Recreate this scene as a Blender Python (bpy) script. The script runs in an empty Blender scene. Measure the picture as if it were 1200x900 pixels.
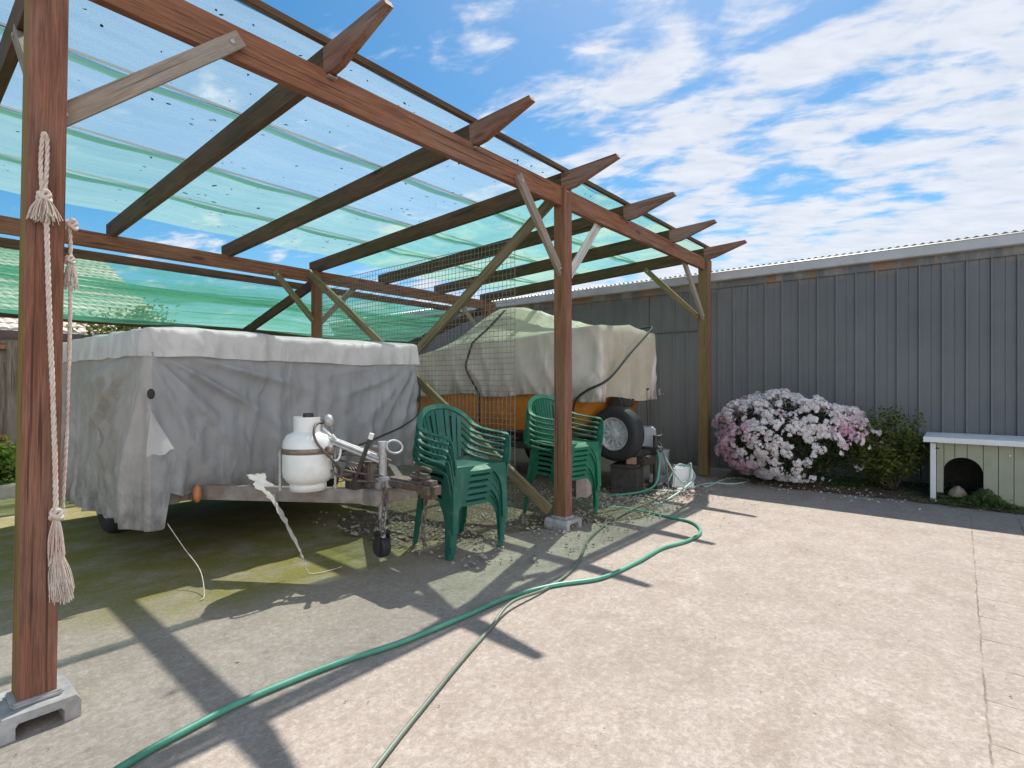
import bpy, bmesh, math, random
from mathutils import Vector, Matrix, noise as mnoise
R = math.radians
rnd = random.Random(7)
SC = bpy.context.scene
COL = SC.collection

# ------------------------------------------------------------------ camera
CAM_H = 1.2
FOC = 630.0                      # focal length in pixels of the 1200 wide photograph
FW = Vector((0.768, 0.640, 0)); RT = Vector((0.640, -0.768, 0))
cam_d = bpy.data.cameras.new('camera'); cam = bpy.data.objects.new('camera', cam_d); COL.objects.link(cam)
cam_d.sensor_width = 36; cam_d.lens = 36*FOC/1200; cam_d.clip_end = 2000; cam_d.clip_start = 0.05
cam.location = (0, 0, CAM_H); cam.rotation_euler = (R(90), 0, math.atan2(FW.y, FW.x)-R(90))
SC.camera = cam

def gp(px, py, z=0.0):
    "point at height z under photograph pixel"
    w = FOC*(CAM_H-z)/(py-450.0); u = (px-600)/FOC*w
    p = RT*u+FW*w
    return Vector((p.x, p.y, z))

# ------------------------------------------------------------------ helpers
def tag(o, label=None, cat=None, group=None, kind=None):
    if label: o['label'] = label
    if cat: o['category'] = cat
    if group: o['group'] = group
    if kind: o['kind'] = kind
    return o

def thing(name, label, cat, loc=(0, 0, 0), rotz=0, group=None):
    o = bpy.data.objects.new(name, None); COL.objects.link(o)
    o.location = loc; o.rotation_euler = (0, 0, rotz); o.empty_display_size = .1
    return tag(o, label, cat, group)

def obj(name, bm, mats, parent=None, smooth=False, mw=None):
    me = bpy.data.meshes.new(name)
    bmesh.ops.recalc_face_normals(bm, faces=bm.faces[:])
    bm.to_mesh(me); bm.free()
    if not isinstance(mats, (list, tuple)): mats = [mats]
    for m in mats: me.materials.append(m)
    if smooth:
        for p in me.polygons: p.use_smooth = True
    o = bpy.data.objects.new(name, me); COL.objects.link(o)
    if parent is not None: o.parent = parent
    if mw is not None: o.matrix_basis = mw
    return o

def sharp(o, ang=35):
    "smooth shading with hard edges kept"
    me = o.data
    bm = bmesh.new(); bm.from_mesh(me)
    for e in bm.edges:
        if len(e.link_faces) == 2 and e.calc_face_angle(0) > R(ang): e.smooth = False
    for f in bm.faces: f.smooth = True
    bm.to_mesh(me); bm.free()
    return o

def add_box(bm, lo, hi, bevel=0.0, M=None, mi=0):
    x0, y0, z0 = lo; x1, y1, z1 = hi
    vs = [bm.verts.new(Vector(c)) for c in ((x0,y0,z0),(x1,y0,z0),(x1,y1,z0),(x0,y1,z0),(x0,y0,z1),(x1,y0,z1),(x1,y1,z1),(x0,y1,z1))]
    fs = [bm.faces.new([vs[i] for i in q]) for q in ((3,2,1,0),(4,5,6,7),(0,1,5,4),(1,2,6,5),(2,3,7,6),(3,0,4,7))]
    for f in fs: f.material_index = mi
    if bevel > 0:
        es = list({e for f in fs for e in f.edges})
        r = bmesh.ops.bevel(bm, geom=es, offset=bevel, segments=2, affect='EDGES', clamp_overlap=True)
        vs = list({v for f in r['faces'] for v in f.verts} | {v for v in vs if v.is_valid})
    if M is not None:
        for v in vs: v.co = M @ v.co
    return vs

def frames(pts):
    n = len(pts); T = []
    for i in range(n):
        a = pts[max(0, i-1)]; b = pts[min(n-1, i+1)]
        t = (b-a); T.append(t.normalized() if t.length > 1e-9 else Vector((0, 0, 1)))
    ref = Vector((0, 0, 1)) if abs(T[0].z) < .9 else Vector((1, 0, 0))
    nrm = (ref-T[0]*ref.dot(T[0])).normalized(); out = []
    for t in T:
        nrm = (nrm-t*nrm.dot(t))
        nrm = nrm.normalized() if nrm.length > 1e-6 else Vector((1, 0, 0))
        out.append((t, nrm, t.cross(nrm)))
    return out

def add_tube(bm, pts, r, n=8, cap=True, mi=0):
    pts = [Vector(p) for p in pts]; fr = frames(pts); rings = []
    for i, (p, (t, a, b)) in enumerate(zip(pts, fr)):
        rr = r(i/(len(pts)-1)) if callable(r) else r
        rings.append([bm.verts.new(p+(a*math.cos(2*math.pi*k/n)+b*math.sin(2*math.pi*k/n))*rr) for k in range(n)])
    for A, B in zip(rings, rings[1:]):
        for k in range(n):
            f = bm.faces.new((A[k], A[(k+1) % n], B[(k+1) % n], B[k])); f.material_index = mi
    if cap and n > 2:
        bm.faces.new(rings[0][::-1]).material_index = mi; bm.faces.new(rings[-1]).material_index = mi

def add_band(bm, pts, sides, w, th):
    "sweep a w x th rectangle; sides gives the width direction at every point"
    pts = [Vector(p) for p in pts]; rings = []; fr = frames(pts)
    for i, (p, (t, a, b)) in enumerate(zip(pts, fr)):
        s = Vector(sides[i] if isinstance(sides, list) else sides); s = (s-t*s.dot(t)).normalized(); q = t.cross(s)
        ww = (w(i/(len(pts)-1)) if callable(w) else w)/2; hh = th/2
        c = .3
        prof = [(-ww, -hh*c), (-ww*(1-c*.3), -hh), (ww*(1-c*.3), -hh), (ww, -hh*c), (ww, hh*c), (ww*(1-c*.3), hh), (-ww*(1-c*.3), hh), (-ww, hh*c)]
        rings.append([bm.verts.new(p+s*x+q*y) for x, y in prof])
    n = 8
    for A, B in zip(rings, rings[1:]):
        for k in range(n): bm.faces.new((A[k], A[(k+1) % n], B[(k+1) % n], B[k]))
    bm.faces.new(rings[0][::-1]); bm.faces.new(rings[-1])

def spline(ctrl, per=10):
    P = [Vector(c) for c in ctrl]; out = []
    for i in range(len(P)-1):
        p0 = P[max(0, i-1)]; p1 = P[i]; p2 = P[i+1]; p3 = P[min(len(P)-1, i+2)]
        for k in range(per):
            t = k/per
            out.append(.5*((2*p1)+(p2-p0)*t+(2*p0-5*p1+4*p2-p3)*t*t+(3*p1-p0-3*p2+p3)*t**3))
    out.append(P[-1]); return out

def add_lathe(bm, prof, n=32, M=None, mi=0):
    rings = []
    for r, z in prof:
        ring = []
        for k in range(n):
            v = Vector((r*math.cos(2*math.pi*k/n), r*math.sin(2*math.pi*k/n), z))
            ring.append(bm.verts.new(M @ v if M is not None else v))
        rings.append(ring)
    for A, B in zip(rings, rings[1:]):
        for k in range(n):
            bm.faces.new((A[k], A[(k+1) % n], B[(k+1) % n], B[k])).material_index = mi
    return rings

def add_prism(bm, poly, d0, d1, M=None, mi=0):
    "poly in local XZ, extruded along Y from d0 to d1"
    A = [bm.verts.new(Vector((x, d0, z))) for x, z in poly]; B = [bm.verts.new(Vector((x, d1, z))) for x, z in poly]
    n = len(poly); fs = [bm.faces.new(A), bm.faces.new(B[::-1])]
    for k in range(n): fs.append(bm.faces.new((A[k], B[k], B[(k+1) % n], A[(k+1) % n])))
    for f in fs: f.material_index = mi
    if M is not None:
        for v in A+B: v.co = M @ v.co

def axes_matrix(p0, xdir, zhint):
    x = Vector(xdir).normalized(); z = Vector(zhint); z = (z-x*z.dot(x)).normalized(); y = z.cross(x)
    M = Matrix((x, y, z)).transposed().to_4x4(); M.translation = Vector(p0); return M

def timber(name, p0, p1, w, h, m, parent, zhint=(0, 0, 1), bevel=.004, jig=0.0012):
    "sawn timber along its own X axis: w across, h high, slightly uneven"
    p0 = Vector(p0); p1 = Vector(p1); L = (p1-p0).length
    bm = bmesh.new(); n = max(1, int(L/.35)); rings = []
    for i in range(n+1):
        x = L*i/n
        j = [rnd.uniform(-jig, jig) for _ in range(4)]
        rings.append([bm.verts.new((x, sx*w/2+j[0], sz*h/2+j[1])) for sx, sz in ((-1,-1),(1,-1),(1,1),(-1,1))])
    for A, B in zip(rings, rings[1:]):
        for k in range(4): bm.faces.new((A[k], A[(k+1) % 4], B[(k+1) % 4], B[k]))
    bm.faces.new(rings[0][::-1]); bm.faces.new(rings[-1])
    if bevel:
        es = [e for e in bm.edges if len(e.link_faces) == 2 and e.calc_face_angle(0) > R(50)]
        bmesh.ops.bevel(bm, geom=es, offset=bevel, segments=2, affect='EDGES')
    return obj(name, bm, m, parent, mw=axes_matrix(p0, p1-p0, zhint))

def children(o): return [c for c in bpy.data.objects if c.parent == o]
def copy_tree(o, parent=None):
    c = o.copy(); COL.objects.link(c); c.parent = parent
    for ch in children(o): copy_tree(ch, c)
    return c

def sheet(name, m, x0, x1, y0, y1, z, nx=1, ny=1, parent=None, wob=0, kind='structure'):
    bm = bmesh.new(); g = [[None]*(ny+1) for _ in range(nx+1)]
    for i in range(nx+1):
        for j in range(ny+1):
            x = x0+(x1-x0)*i/nx; y = y0+(y1-y0)*j/ny
            if wob and (i in (0, nx) or j in (0, ny)):
                q = mnoise.noise(Vector((x*2.3, y*2.3, z)))*wob; x += q if i in (0, nx) else 0; y += q if j in (0, ny) else 0
            g[i][j] = bm.verts.new((x, y, z))
    for i in range(nx):
        for j in range(ny): bm.faces.new((g[i][j], g[i+1][j], g[i+1][j+1], g[i][j+1]))
    o = obj(name, bm, m, parent)
    if kind: o['kind'] = kind
    return o

# ------------------------------------------------------------------ node helpers
class NT:
    def __init__(s, name):
        s.m = bpy.data.materials.new(name); s.m.use_nodes = True; s.t = s.m.node_tree; s.t.nodes.clear()
        s.out = s.t.nodes.new('ShaderNodeOutputMaterial'); s.tc = s.t.nodes.new('ShaderNodeTexCoord')
    def n(s, typ, **kw):
        nd = s.t.nodes.new('ShaderNode'+typ)
        for k, v in kw.items():
            if k in nd.inputs.keys(): s.set(nd.inputs[k], v)
            else: setattr(nd, k, v)
        return nd
    def set(s, inp, v):
        if hasattr(v, 'is_output'): s.t.links.new(v, inp)
        else:
            if inp.type == 'RGBA' and len(v) == 3: v = (*v, 1)
            inp.default_value = v
    def link(s, a, b): s.t.links.new(a, b)
    def coord(s, scale=(1, 1, 1), which='Object', loc=(0, 0, 0)):
        mp = s.n('Mapping'); s.link(s.tc.outputs[which], mp.inputs[0]); mp.inputs['Scale'].default_value = scale; mp.inputs['Location'].default_value = loc
        return mp.outputs[0]
    def noise(s, scale, detail=4, rough=.55, vec=None, dist=0):
        nd = s.n('TexNoise'); nd.inputs['Scale'].default_value = scale; nd.inputs['Detail'].default_value = detail
        nd.inputs['Roughness'].default_value = rough; nd.inputs['Distortion'].default_value = dist
        s.link(vec if vec is not None else s.tc.outputs['Object'], nd.inputs['Vector']); return nd.outputs['Fac']
    def ramp(s, fac, stops):
        nd = s.n('ValToRGB'); s.link(fac, nd.inputs[0]); e = nd.color_ramp.elements
        while len(e) < len(stops): e.new(.5)
        for k, (p, c) in enumerate(stops):
            e[k].position = p; e[k].color = (c, c, c, 1) if not hasattr(c, '__len__') else (*c, 1)
        return nd.outputs[0]
    def mix(s, fac, a, b, mode='MIX'):
        nd = s.n('Mix', data_type='RGBA', blend_type=mode)
        for i, v in ((0, fac), (6, a), (7, b)):
            inp = nd.inputs[i]
            if hasattr(v, 'is_output'): s.link(v, inp)
            else: inp.default_value = v if i == 0 else ((*v, 1) if len(v) == 3 else v)
        return nd.outputs[2]
    def math(s, op, a, b=None, clamp=False):
        nd = s.n('Math', operation=op, use_clamp=clamp)
        for i, v in ((0, a), (1, b)):
            if v is None: continue
            if hasattr(v, 'is_output'): s.link(v, nd.inputs[i])
            else: nd.inputs[i].default_value = v
        return nd.outputs[0]
    def bump(s, h, strength=.3, dist=.01):
        nd = s.n('Bump'); s.link(h, nd.inputs['Height']); nd.inputs['Strength'].default_value = strength; nd.inputs['Distance'].default_value = dist
        return nd.outputs[0]
    def bsdf(s, color, rough=.7, metal=0, normal=None, spec=.5, **kw):
        p = s.n('BsdfPrincipled'); s.set(p.inputs['Base Color'], color); s.set(p.inputs['Roughness'], rough); s.set(p.inputs['Metallic'], metal)
        p.inputs['Specular IOR Level'].default_value = spec
        for k, v in kw.items(): s.set(p.inputs[k.replace('_', ' ')], v)
        if normal is not None: s.link(normal, p.inputs['Normal'])
        return p.outputs[0]
    def done(s, sh): s.link(sh, s.out.inputs[0]); return s.m

def plain(name, c, rough=.5, metal=0, var=.25, scale=12, spec=.5, bump=.1, dirt=None, dirt_amt=.3):
    t = NT(name); f = t.noise(scale, 5, .6); c2 = tuple(x*(1-var) for x in c); c3 = tuple(min(1, x*(1+var)) for x in c)
    col = t.ramp(f, [(.3, c2), (.7, c3)])
    if dirt:
        f2 = t.noise(scale*.35, 6, .65); col = t.mix(t.ramp(f2, [(.5, 0), (.72, dirt_amt)]), col, dirt)
    rr = t.math('ADD', rough-.08, t.math('MULTIPLY', f, .16))
    return t.done(t.bsdf(col, rr, metal, t.bump(t.noise(scale*6, 3), bump, .004), spec))
# ------------------------------------------------------------------ materials
def wood(name, base, dark, grey, grey_amt, moss, moss_amt, lichen=None, lichen_amt=0, rough=.75, vert=False):
    t = NT(name)
    oi = t.n('ObjectInfo').outputs['Random']
    off = t.n('CombineXYZ'); t.link(t.math('MULTIPLY', oi, 37.0), off.inputs[0]); t.link(t.math('MULTIPLY', oi, 11.0), off.inputs[1])
    va = t.n('VectorMath', operation='ADD'); t.link(t.tc.outputs['Object'], va.inputs[0]); t.link(off.outputs[0], va.inputs[1])
    def st(sc):
        mp = t.n('Mapping'); t.link(va.outputs[0], mp.inputs[0]); mp.inputs['Scale'].default_value = sc if not vert else (sc[1], sc[2], sc[0]); return mp.outputs[0]
    g = t.noise(9, 7, .65, st((.35, 5, 5)), .6); fine = t.noise(60, 4, .6, st((.12, 4, 4)))
    col = t.ramp(g, [(.28, dark), (.5, base), (.75, tuple(min(1, x*1.45) for x in base))])
    col = t.mix(t.ramp(fine, [(.38, .55), (.56, 0)]), col, tuple(x*.8 for x in dark))
    big = t.noise(2.2, 6, .68, st((.55, 1.5, 1.5)), .5)
    col = t.mix(t.ramp(big, [(.60-.34*grey_amt, 0), (.86-.34*grey_amt, min(1, grey_amt*1.4))]), col, t.mix(fine, tuple(x*.6 for x in grey), tuple(min(1, x*1.25) for x in grey)))
    big2 = t.noise(1.7, 6, .7, st((.7, 2.1, 2.1)), .3)
    col = t.mix(t.ramp(big2, [(.64-.36*moss_amt, 0), (.9-.36*moss_amt, min(1, moss_amt*1.3))]), col, t.mix(fine, tuple(x*.55 for x in moss), moss))
    if lichen:
        gn = t.n('NewGeometry'); sp = t.n('SeparateXYZ'); t.link(gn.outputs['True Normal'], sp.inputs[0])
        fac = t.math('MULTIPLY', t.math('GREATER_THAN', t.math('MULTIPLY', sp.outputs[0], -1), .5), t.ramp(t.noise(5, 5, .65, st((.6, 1, 1))), [(.3, .25), (.6, 1)]))
        col = t.mix(t.math('MULTIPLY', fac, lichen_amt), col, t.mix(fine, tuple(x*.6 for x in lichen), lichen))
    knot = t.n('TexVoronoi'); knot.inputs['Scale'].default_value = 1.0; t.link(st((1.6, 6, 6)), knot.inputs['Vector'])
    col = t.mix(t.ramp(knot.outputs['Distance'], [(.07, .75), (.15, 0)]), col, tuple(x*.45 for x in dark))
    crack = t.ramp(t.noise(26, 3, .5, st((.05, 3, 3))), [(.33, 0.0), (.40, 1.0)])
    col = t.mix(t.math('MULTIPLY', t.math('SUBTRACT', 1.0, crack), .8), col, tuple(x*.5 for x in dark))
    h = t.math('ADD', t.math('MULTIPLY', fine, .5), t.math('MULTIPLY', crack, .8))
    return t.done(t.bsdf(col, rough, 0, t.bump(h, .55, .004), .25))

M = {}
M['red_wood_mid'] = wood('red_brown_stained_timber', (.25, .115, .072), (.13, .06, .04), (.27, .20, .16), .34, (.15, .12, .05), .2, (.26, .15, .05), .55)
M['dark_batten'] = plain('dark_green_cord', (.03, .06, .045), .7)
M['red_wood'] = wood('red_stained_timber', (.235, .10, .062), (.12, .052, .034), (.26, .19, .15), .34, (.10, .085, .03), .18, (.30, .20, .035), .9)
M['beam_wood'] = wood('weathered_red_beam', (.265, .115, .062), (.13, .055, .032), (.27, .20, .15), .36, (.12, .09, .04), .25)
M['raft_wood'] = wood('mossy_rafter_timber', (.125, .066, .034), (.05, .031, .019), (.14, .115, .07), .32, (.065, .066, .023), .60)
M['tail_wood'] = wood('bare_red_rafter_tail', (.27, .135, .085), (.14, .07, .045), (.32, .25, .20), .5, (.13, .11, .05), .2)
M['grey_wood'] = wood('silvered_timber', (.30, .23, .17), (.16, .12, .09), (.36, .33, .29), .55, (.22, .17, .08), .15)
M['white_wood'] = wood('pale_silvered_timber', (.50, .47, .43), (.30, .27, .24), (.60, .58, .55), .6, (.30, .27, .18), .15)
M['moss_wood'] = wood('green_mossy_timber', (.24, .19, .10), (.12, .095, .05), (.28, .24, .17), .4, (.19, .19, .055), .5)
M['post_mossy'] = wood('mossy_post_timber', (.21, .115, .065), (.11, .06, .036), (.23, .18, .12), .35, (.17, .145, .05), .35, (.19, .165, .045), .6)
M['fence_wood'] = wood('grey_paling_timber', (.30, .24, .18), (.11, .085, .065), (.36, .33, .29), .5, (.17, .16, .10), .2, vert=True)
M['rail_wood'] = wood('orange_rail_timber', (.48, .22, .11), (.3, .13, .07), (.4, .3, .22), .3, (.2, .15, .08), .1)
M['galv'] = plain('galvanised_steel', (.42, .41, .40), .52, .35, .25, 30, dirt=(.25, .16, .09), dirt_amt=.5)
M['rusty'] = plain('rusty_steel', (.15, .12, .10), .6, .5, .4, 25, dirt=(.20, .08, .03), dirt_amt=.8)
M['drawbar'] = plain('grey_painted_drawbar', (.25, .215, .19), .5, .2, .25, 18, dirt=(.20, .10, .05), dirt_amt=.6)
M['black'] = plain('black_rubber', (.022, .022, .022), .7, 0, .3, 30)
M['darkbox'] = plain('dark_metal', (.05, .045, .04), .55, .3, .4, 20, dirt=(.12, .07, .04), dirt_amt=.5)
M['white_paint'] = plain('white_enamel', (.78, .77, .73), .35, 0, .06, 8, dirt=(.40, .30, .18), dirt_amt=.45)
M['band'] = plain('brown_metal_band', (.25, .19, .15), .5, .5, .3, 30)
M['alloy'] = plain('dusty_wheel_alloy', (.56, .56, .56), .45, .25, .2, 25, dirt=(.15, .12, .09), dirt_amt=.5)
M['foot'] = plain('grey_concrete_footing', (.36, .35, .34), .85, 0, .3, 14, bump=.4, dirt=(.20, .17, .12), dirt_amt=.7)
M['white_plastic'] = plain('white_tub_plastic', (.76, .74, .70), .5, 0, .06, 8, dirt=(.45, .38, .28), dirt_amt=.5)
M['grey_plastic'] = plain('grey_tub_plastic', (.30, .31, .33), .5, 0, .1, 8, dirt=(.35, .3, .25), dirt_amt=.4)
M['orange'] = plain('orange_hull_paint', (.52, .19, .028), .38, 0, .12, 5, dirt=(.18, .08, .03), dirt_amt=.5)
M['amber'] = plain('amber_reflector', (.42, .16, .06), .5, 0, .2, 20)
M['copper'] = plain('orange_fruit_peel', (.62, .28, .06), .6, 0, .4, 40)
M['brick'] = plain('brown_brick', (.26, .15, .10), .85, 0, .3, 20, bump=.5)
M['pinkblock'] = plain('pale_pink_block', (.52, .40, .35), .85, 0, .2, 20, bump=.4)
M['rock'] = plain('tan_rock', (.36, .28, .19), .9, 0, .3, 18, bump=.5)
M['pebble'] = plain('gravel_stone', (.30, .26, .21), .9, 0, .5, 9, bump=.4)
M['dryleaf'] = plain('dry_leaf_litter', (.16, .10, .05), .9, 0, .5, 20)
M['roof_leaf'] = plain('dark_rotted_leaf', (.022, .018, .012), .9, 0, .3, 20)
M['petal_litter'] = plain('fallen_petals', (.75, .66, .64), .8, 0, .1, 20)
M['steel_wire'] = plain('grey_mesh_wire', (.20, .18, .17), .6, .3, .3, 20)
M['kerb'] = plain('pale_concrete_kerb', (.45, .40, .36), .9, 0, .15, 10, bump=.3)

def chairmat(name, c):
    t = NT(name); f = t.noise(4, 5, .6); d = t.noise(14, 5, .65)
    col = t.ramp(f, [(.3, tuple(x*.8 for x in c)), (.7, tuple(x*1.15 for x in c))])
    col = t.mix(t.ramp(d, [(.52, 0), (.75, .35)]), col, (.20, .23, .17))
    return t.done(t.bsdf(col, t.ramp(d, [(.3, .38), (.7, .6)]), 0, t.bump(t.noise(90, 3), .06, .002), .45))
M['chair'] = chairmat('dark_green_plastic', (.014, .115, .078))
M['chair2'] = chairmat('bright_green_plastic', (.012, .145, .078))

def hosemat(name, c, c2):
    t = NT(name); f = t.noise(3, 5, .6); col = t.ramp(f, [(.35, c), (.65, c2)])
    return t.done(t.bsdf(col, .42, 0, t.bump(t.noise(60, 2), .1, .002), .5))
M['hose'] = hosemat('green_hose', (.05, .22, .14), (.10, .34, .23))
M['hose_dull'] = hosemat('dull_green_hose', (.09, .12, .09), (.15, .19, .14))
M['hose_pale'] = hosemat('pale_green_hose', (.30, .46, .38), (.40, .52, .45))

def ropemat():
    t = NT('pale_rope_fibre'); f = t.noise(60, 4, .6); d = t.noise(6, 4, .6)
    col = t.mix(t.ramp(d, [(.45, 0), (.7, .6)]), t.ramp(f, [(.3, (.50, .41, .34)), (.7, (.72, .64, .56))]), (.58, .36, .30))
    return t.done(t.bsdf(col, .9, 0, None, .1))
M['rope'] = ropemat()

def fabric(name, c, dirt, transl=.3, hem_dirt=True, weave=True, zlo=.2, zhi=.75):
    t = NT(name)
    f = t.noise(1.6, 6, .62); f2 = t.noise(7, 6, .7)
    col = t.mix(t.ramp(f, [(.35, 0), (.65, 1)]), tuple(x*.86 for x in c), c)
    col = t.mix(t.ramp(f2, [(.5, 0), (.78, .4)]), col, dirt)
    streak = t.noise(10, 5, .6, t.coord((1, 1, .12)))
    col = t.mix(t.ramp(streak, [(.52, 0), (.75, .35)]), col, tuple(x*.6 for x in c))
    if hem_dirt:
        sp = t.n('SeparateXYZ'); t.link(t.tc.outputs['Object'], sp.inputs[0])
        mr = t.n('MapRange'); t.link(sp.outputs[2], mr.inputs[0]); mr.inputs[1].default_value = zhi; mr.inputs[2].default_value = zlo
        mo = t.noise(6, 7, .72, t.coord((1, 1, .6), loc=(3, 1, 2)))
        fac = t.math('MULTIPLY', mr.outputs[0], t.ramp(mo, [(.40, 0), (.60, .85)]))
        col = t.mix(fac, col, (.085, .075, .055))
    def crease(sc, co, p, dist=.5):
        a = t.math('ABSOLUTE', t.math('SUBTRACT', t.noise(sc, 2.5, .5, co, dist), .5))
        return t.math('POWER', t.math('SUBTRACT', 1.0, t.math('MULTIPLY', a, 2.0, True), True), p)
    cr = t.math('ADD', crease(2.1, t.coord((1, 1, .28)), 22.0), t.math('MULTIPLY', crease(4.2, t.coord((1, 1, .35), loc=(3, 3, 3)), 16.0), .45))
    cr = t.math('ADD', cr, t.math('MULTIPLY', crease(11, t.coord((1, 1, .6), loc=(1, 5, 3)), 10.0), .10))
    h = t.math('ADD', t.math('MULTIPLY', cr, 1.5), t.math('MULTIPLY', t.noise(24, 6, .65, None, .4), .28))
    if weave:
        h = t.math('ADD', h, t.math('MULTIPLY', t.noise(500, 1), .25))
    nr = t.bump(h, .42, .012)
    b = t.bsdf(col, .5, 0, nr, .45); tr = t.n('BsdfTranslucent'); t.link(col, tr.inputs[0])
    mx = t.n('MixShader'); mx.inputs[0].default_value = transl; t.link(b, mx.inputs[1]); t.link(tr.outputs[0], mx.inputs[2])
    return t.done(mx.outputs[0])
M['cover_pale'] = fabric('pale_cover_vinyl', (.86, .82, .795), (.48, .43, .39), .38, False)
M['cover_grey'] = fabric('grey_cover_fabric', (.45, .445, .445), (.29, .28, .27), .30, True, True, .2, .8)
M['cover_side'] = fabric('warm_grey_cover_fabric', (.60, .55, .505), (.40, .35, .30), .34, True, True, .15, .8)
M['flap'] = fabric('white_torn_fabric', (.75, .71, .68), (.6, .55, .5), .5, False)
M['tarp'] = fabric('beige_boat_canvas', (.72, .63, .565), (.44, .38, .31), .22, True, True, 1.0, 1.3)
M['tarp_top'] = fabric('cream_boat_canvas', (.74, .68, .55), (.45, .42, .28), .42, False)

def mesh_cloth(name, tint, solid, scat, streak_amt=.2):
    t = NT(name)
    f = t.noise(3, 5, .6, t.coord((.25, 3.0, 1))); g = t.noise(1.1, 4, .6)
    w = t.noise(30, 3, .6, t.coord((.12, 4, 1)))
    fac = t.math('ADD', solid, t.math('MULTIPLY', t.math('SUBTRACT', f, .5), streak_amt*2.2))
    fac = t.math('ADD', fac, t.math('MULTIPLY', t.math('SUBTRACT', w, .5), streak_amt*1.1))
    fac = t.math('ADD', fac, t.math('MULTIPLY', t.math('SUBTRACT', g, .5), streak_amt), True)
    fac = t.math('MINIMUM', t.math('MAXIMUM', fac, .04), .97)
    tp = t.n('BsdfTransparent'); tp.inputs[0].default_value = (*tint, 1)
    tl = t.n('BsdfTranslucent'); tl.inputs[0].default_value = (*scat, 1)
    df = t.n('BsdfDiffuse'); df.inputs[0].default_value = (*scat, 1)
    m1 = t.n('MixShader'); m1.inputs[0].default_value = .35; t.link(tl.outputs[0], m1.inputs[1]); t.link(df.outputs[0], m1.inputs[2])
    m2 = t.n('MixShader'); t.link(fac, m2.inputs[0]); t.link(tp.outputs[0], m2.inputs[1]); t.link(m1.outputs[0], m2.inputs[2])
    return t.done(m2.outputs[0])
M['shade_near'] = mesh_cloth('pale_green_shade_mesh', (.82, .885, .88), .29, (.60, .71, .69), .09)
M['shade_far'] = mesh_cloth('green_shade_mesh', (.74, .86, .78), .38, (.44, .63, .52), .15)
M['shade_green'] = mesh_cloth('greener_shade_mesh', (.66, .83, .72), .40, (.32, .60, .44), .26)
M['shade_band'] = mesh_cloth('overlapped_green_mesh', (.40, .60, .50), .55, (.20, .40, .28), .06)
M['shade_rear'] = mesh_cloth('dense_green_mesh', (.66, .86, .77), .52, (.09, .31, .20), .85)

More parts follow.
